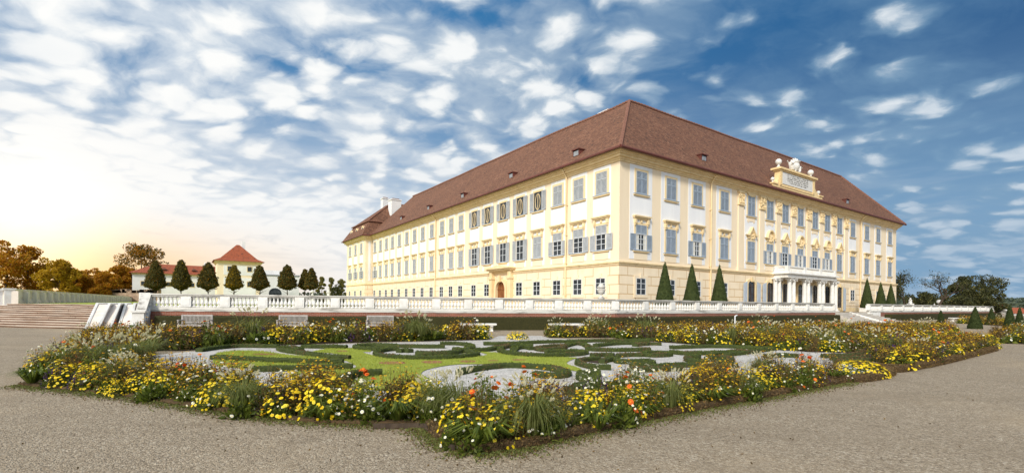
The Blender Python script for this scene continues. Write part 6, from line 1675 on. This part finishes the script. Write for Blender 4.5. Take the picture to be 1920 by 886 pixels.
# fallen leaves and petals blown over the gravel
P = []
for _ in range(260):
    ln = random.choice((O1, O2, OC)); a = random.choice(ln); d = abs(random.gauss(0, 1.3)); P.append((a.x + random.gauss(0, 1.2), a.y - .2 - d, .014))
v, q = leaves(np.array(P), .03, .6); m = MB(); h_ = len(P) // 2; m.add(v[:4 * h_], q[:h_], 0); m.add(v[4 * h_:], q[h_:] - 4 * h_, 1)
tag(m.build('leaf_litter', ['brown_stem', 'dry_box_leaves'], uv=False), kind='stuff')

# ------------------------------------------------------------------ plants one can point at
PMESH = {}
NAMES = {'yellow': 'yellow_daisy_clump', 'fountain': 'fountain_grass', 'dahlia': 'orange_dahlia_bush', 'mound': 'yellow_flower_mound', 'cosmos': 'white_cosmos_bush', 'leafy': 'leafy_plant', 'strap': 'strap_leaved_plant'}  # daisy clumps and flower mounds made of separate leaves and blossoms
GRP = {'yellow': 'clumps of yellow daisies in the borders', 'fountain': 'fountain grasses in the borders', 'dahlia': 'orange dahlias in the borders', 'mound': 'low mounds of yellow flowers', 'cosmos': 'white cosmos in the borders', 'leafy': 'broad leafy plants along the border edge', 'strap': 'strap-leaved plants along the border edge'}
def plant(kind, u, v, top, label, wide=1.0):
    p = gnd(u, v); lod = min(1, lod_of(p.y)); key = (kind, lod, int(RNG.integers(3)))
    if key not in PMESH:
        V, Q, M = proto(kind, lod); m = MB(); m.V = [V]; m.n = len(V); m.F = [(Q, M)]; PMESH[key] = (m.mesh(NAMES[kind], FM, uv=False), V[:, 2].max())
    me, zh = PMESH[key]; H = zlev(u, top, p.y); s = max(.35, H) / zh
    o = link(NAMES[kind], me, None, (p.x, p.y, .02), RNG.random() * 6); o.scale = (s * wide, s * wide, s)
    return tag(o, label, 'grass' if kind == 'fountain' else ('flower' if kind in ('yellow', 'dahlia', 'mound', 'cosmos') else 'plant'), GRP[kind])
for a in (
    ('yellow', 178, 728, 684, 'yellow daisy clump at the left tip, below the pale plumes'), ('yellow', 300, 742, 694, 'bright yellow daisy clump in the left border near white petals'), ('yellow', 262, 738, 698, 'looser golden yellow daisy clump just left of the brightest left one'),
    ('yellow', 395, 765, 716, 'low yellow daisies at the foot of the left border'), ('yellow', 612, 782, 703, 'tallest yellow daisy clump between the two straight hedges and the gravel'), ('yellow', 775, 778, 715, 'yellow daisy clump beside the border notch'),
    ('yellow', 870, 826, 742, 'big yellow daisy clump at the front corner, left of the plumes'), ('yellow', 935, 830, 748, 'deep yellow daisy clump at the front corner, touching the plumes'), ('yellow', 1095, 800, 730, 'yellow daisies right of the corner plumes'),
    ('yellow', 1250, 768, 720, 'yellow daisy clump trailing down in the right border'), ('yellow', 1063, 633, 618, 'pale yellow clump right of the back gap'), ('yellow', 1296, 645, 620, 'round yellow clump, brightest of the right back border'), ('yellow', 1355, 647, 622, 'yellow clump in the middle of the right back border'), ('yellow', 1424, 650, 624, 'round yellow clump before the brown drift'), ('yellow', 1474, 657, 628, 'yellow clump at the near edge of the right back border'),
    ('yellow', 1722, 686, 655, 'yellow clump at the foot of the far right border'), ('yellow', 1790, 672, 648, 'yellow clump midway along the far right border'),
    ('fountain', 105, 700, 640, 'large pale fountain grass at the left tip of the border', 1.25), ('fountain', 225, 728, 664, 'pale plumed grass in the middle of the left border'), ('fountain', 452, 776, 684, 'pale fountain grass before the straight hedges', 1.15), ('fountain', 820, 790, 695, 'pale plumes hanging over the white gravel by the notch'), ('fountain', 1000, 828, 700, 'largest fountain grass at the front corner with many plumes', 1.1), ('fountain', 1258, 775, 690, 'fountain grass in the right border with upright plumes'), ('fountain', 1395, 745, 678, 'fountain grass towards the far end of the right border'), ('fountain', 290, 655, 604, 'fountain grass in front of the sloping balustrade', 1.2), ('fountain', 410, 652, 610, 'fountain grass below the leftmost bench', 1.2), ('fountain', 655, 640, 602, 'feathery grass left of the third bench'), ('fountain', 795, 638, 606, 'feathery grass midway along the left back border'), ('fountain', 1545, 655, 618, 'pale feathery grass drift in the right back border', 1.3), ('fountain', 1620, 650, 612, 'pale feathery grass near the garden steps', 1.3),
    ('dahlia', 690, 785, 690, 'orange dahlia standing before the straight hedge ends'), ('dahlia', 1170, 790, 698, 'tall orange dahlia in the right border, nearest the corner'), ('dahlia', 905, 800, 700, 'orange dahlia in the brown drift behind the corner daisies'), ('dahlia', 150, 690, 640, 'orange dahlia at the left tip of the border'), ('dahlia', 340, 742, 680, 'orange dahlia in the left border beside white blooms'), ('dahlia', 1510, 730, 664, 'orange dahlia at the far end of the right border'), ('dahlia', 1370, 740, 690, 'single red-orange dahlia in the golden right border'), ('dahlia', 1450, 640, 606, 'orange dahlia at the top of the right back border'),
    ('cosmos', 680, 790, 705, 'white cosmos right of the tall yellow daisies'), ('cosmos', 1190, 795, 735, 'white cosmos under the tall orange dahlia'), ('cosmos', 1410, 748, 700, 'white cosmos with large blooms in the right border'),
    ('leafy', 655, 790, 752, 'bright leafy geranium at the edge below the tall yellow daisies'), ('leafy', 450, 783, 748, 'bright leafy geranium below the plumes'), ('leafy', 285, 752, 724, 'bright leafy geranium in the left border'), ('leafy', 860, 836, 790, 'leafy plant at the very front of the corner'), ('leafy', 1165, 800, 765, 'leafy geranium at the edge of the right border'), ('leafy', 1405, 752, 730, 'leafy geranium at the far edge of the right border'),
    ('strap', 745, 792, 745, 'strap-leaved plant left of the border notch', 1.2), ('strap', 905, 842, 785, 'strap-leaved plant at the front corner', 1.2), ('strap', 1120, 808, 765, 'dense strap-leaved plant right of the corner plumes', 1.2), ('strap', 60, 722, 690, 'spiky green plant at the left tip of the border', 1.2),
    ('mound', 1610, 704, 675, 'low mound of yellow flowers ringed by brown edging at the gravel', 1.15), ('mound', 970, 636, 621, 'low mound of yellow flowers in the back gap between stone benches', 1.0),
): plant(*a)
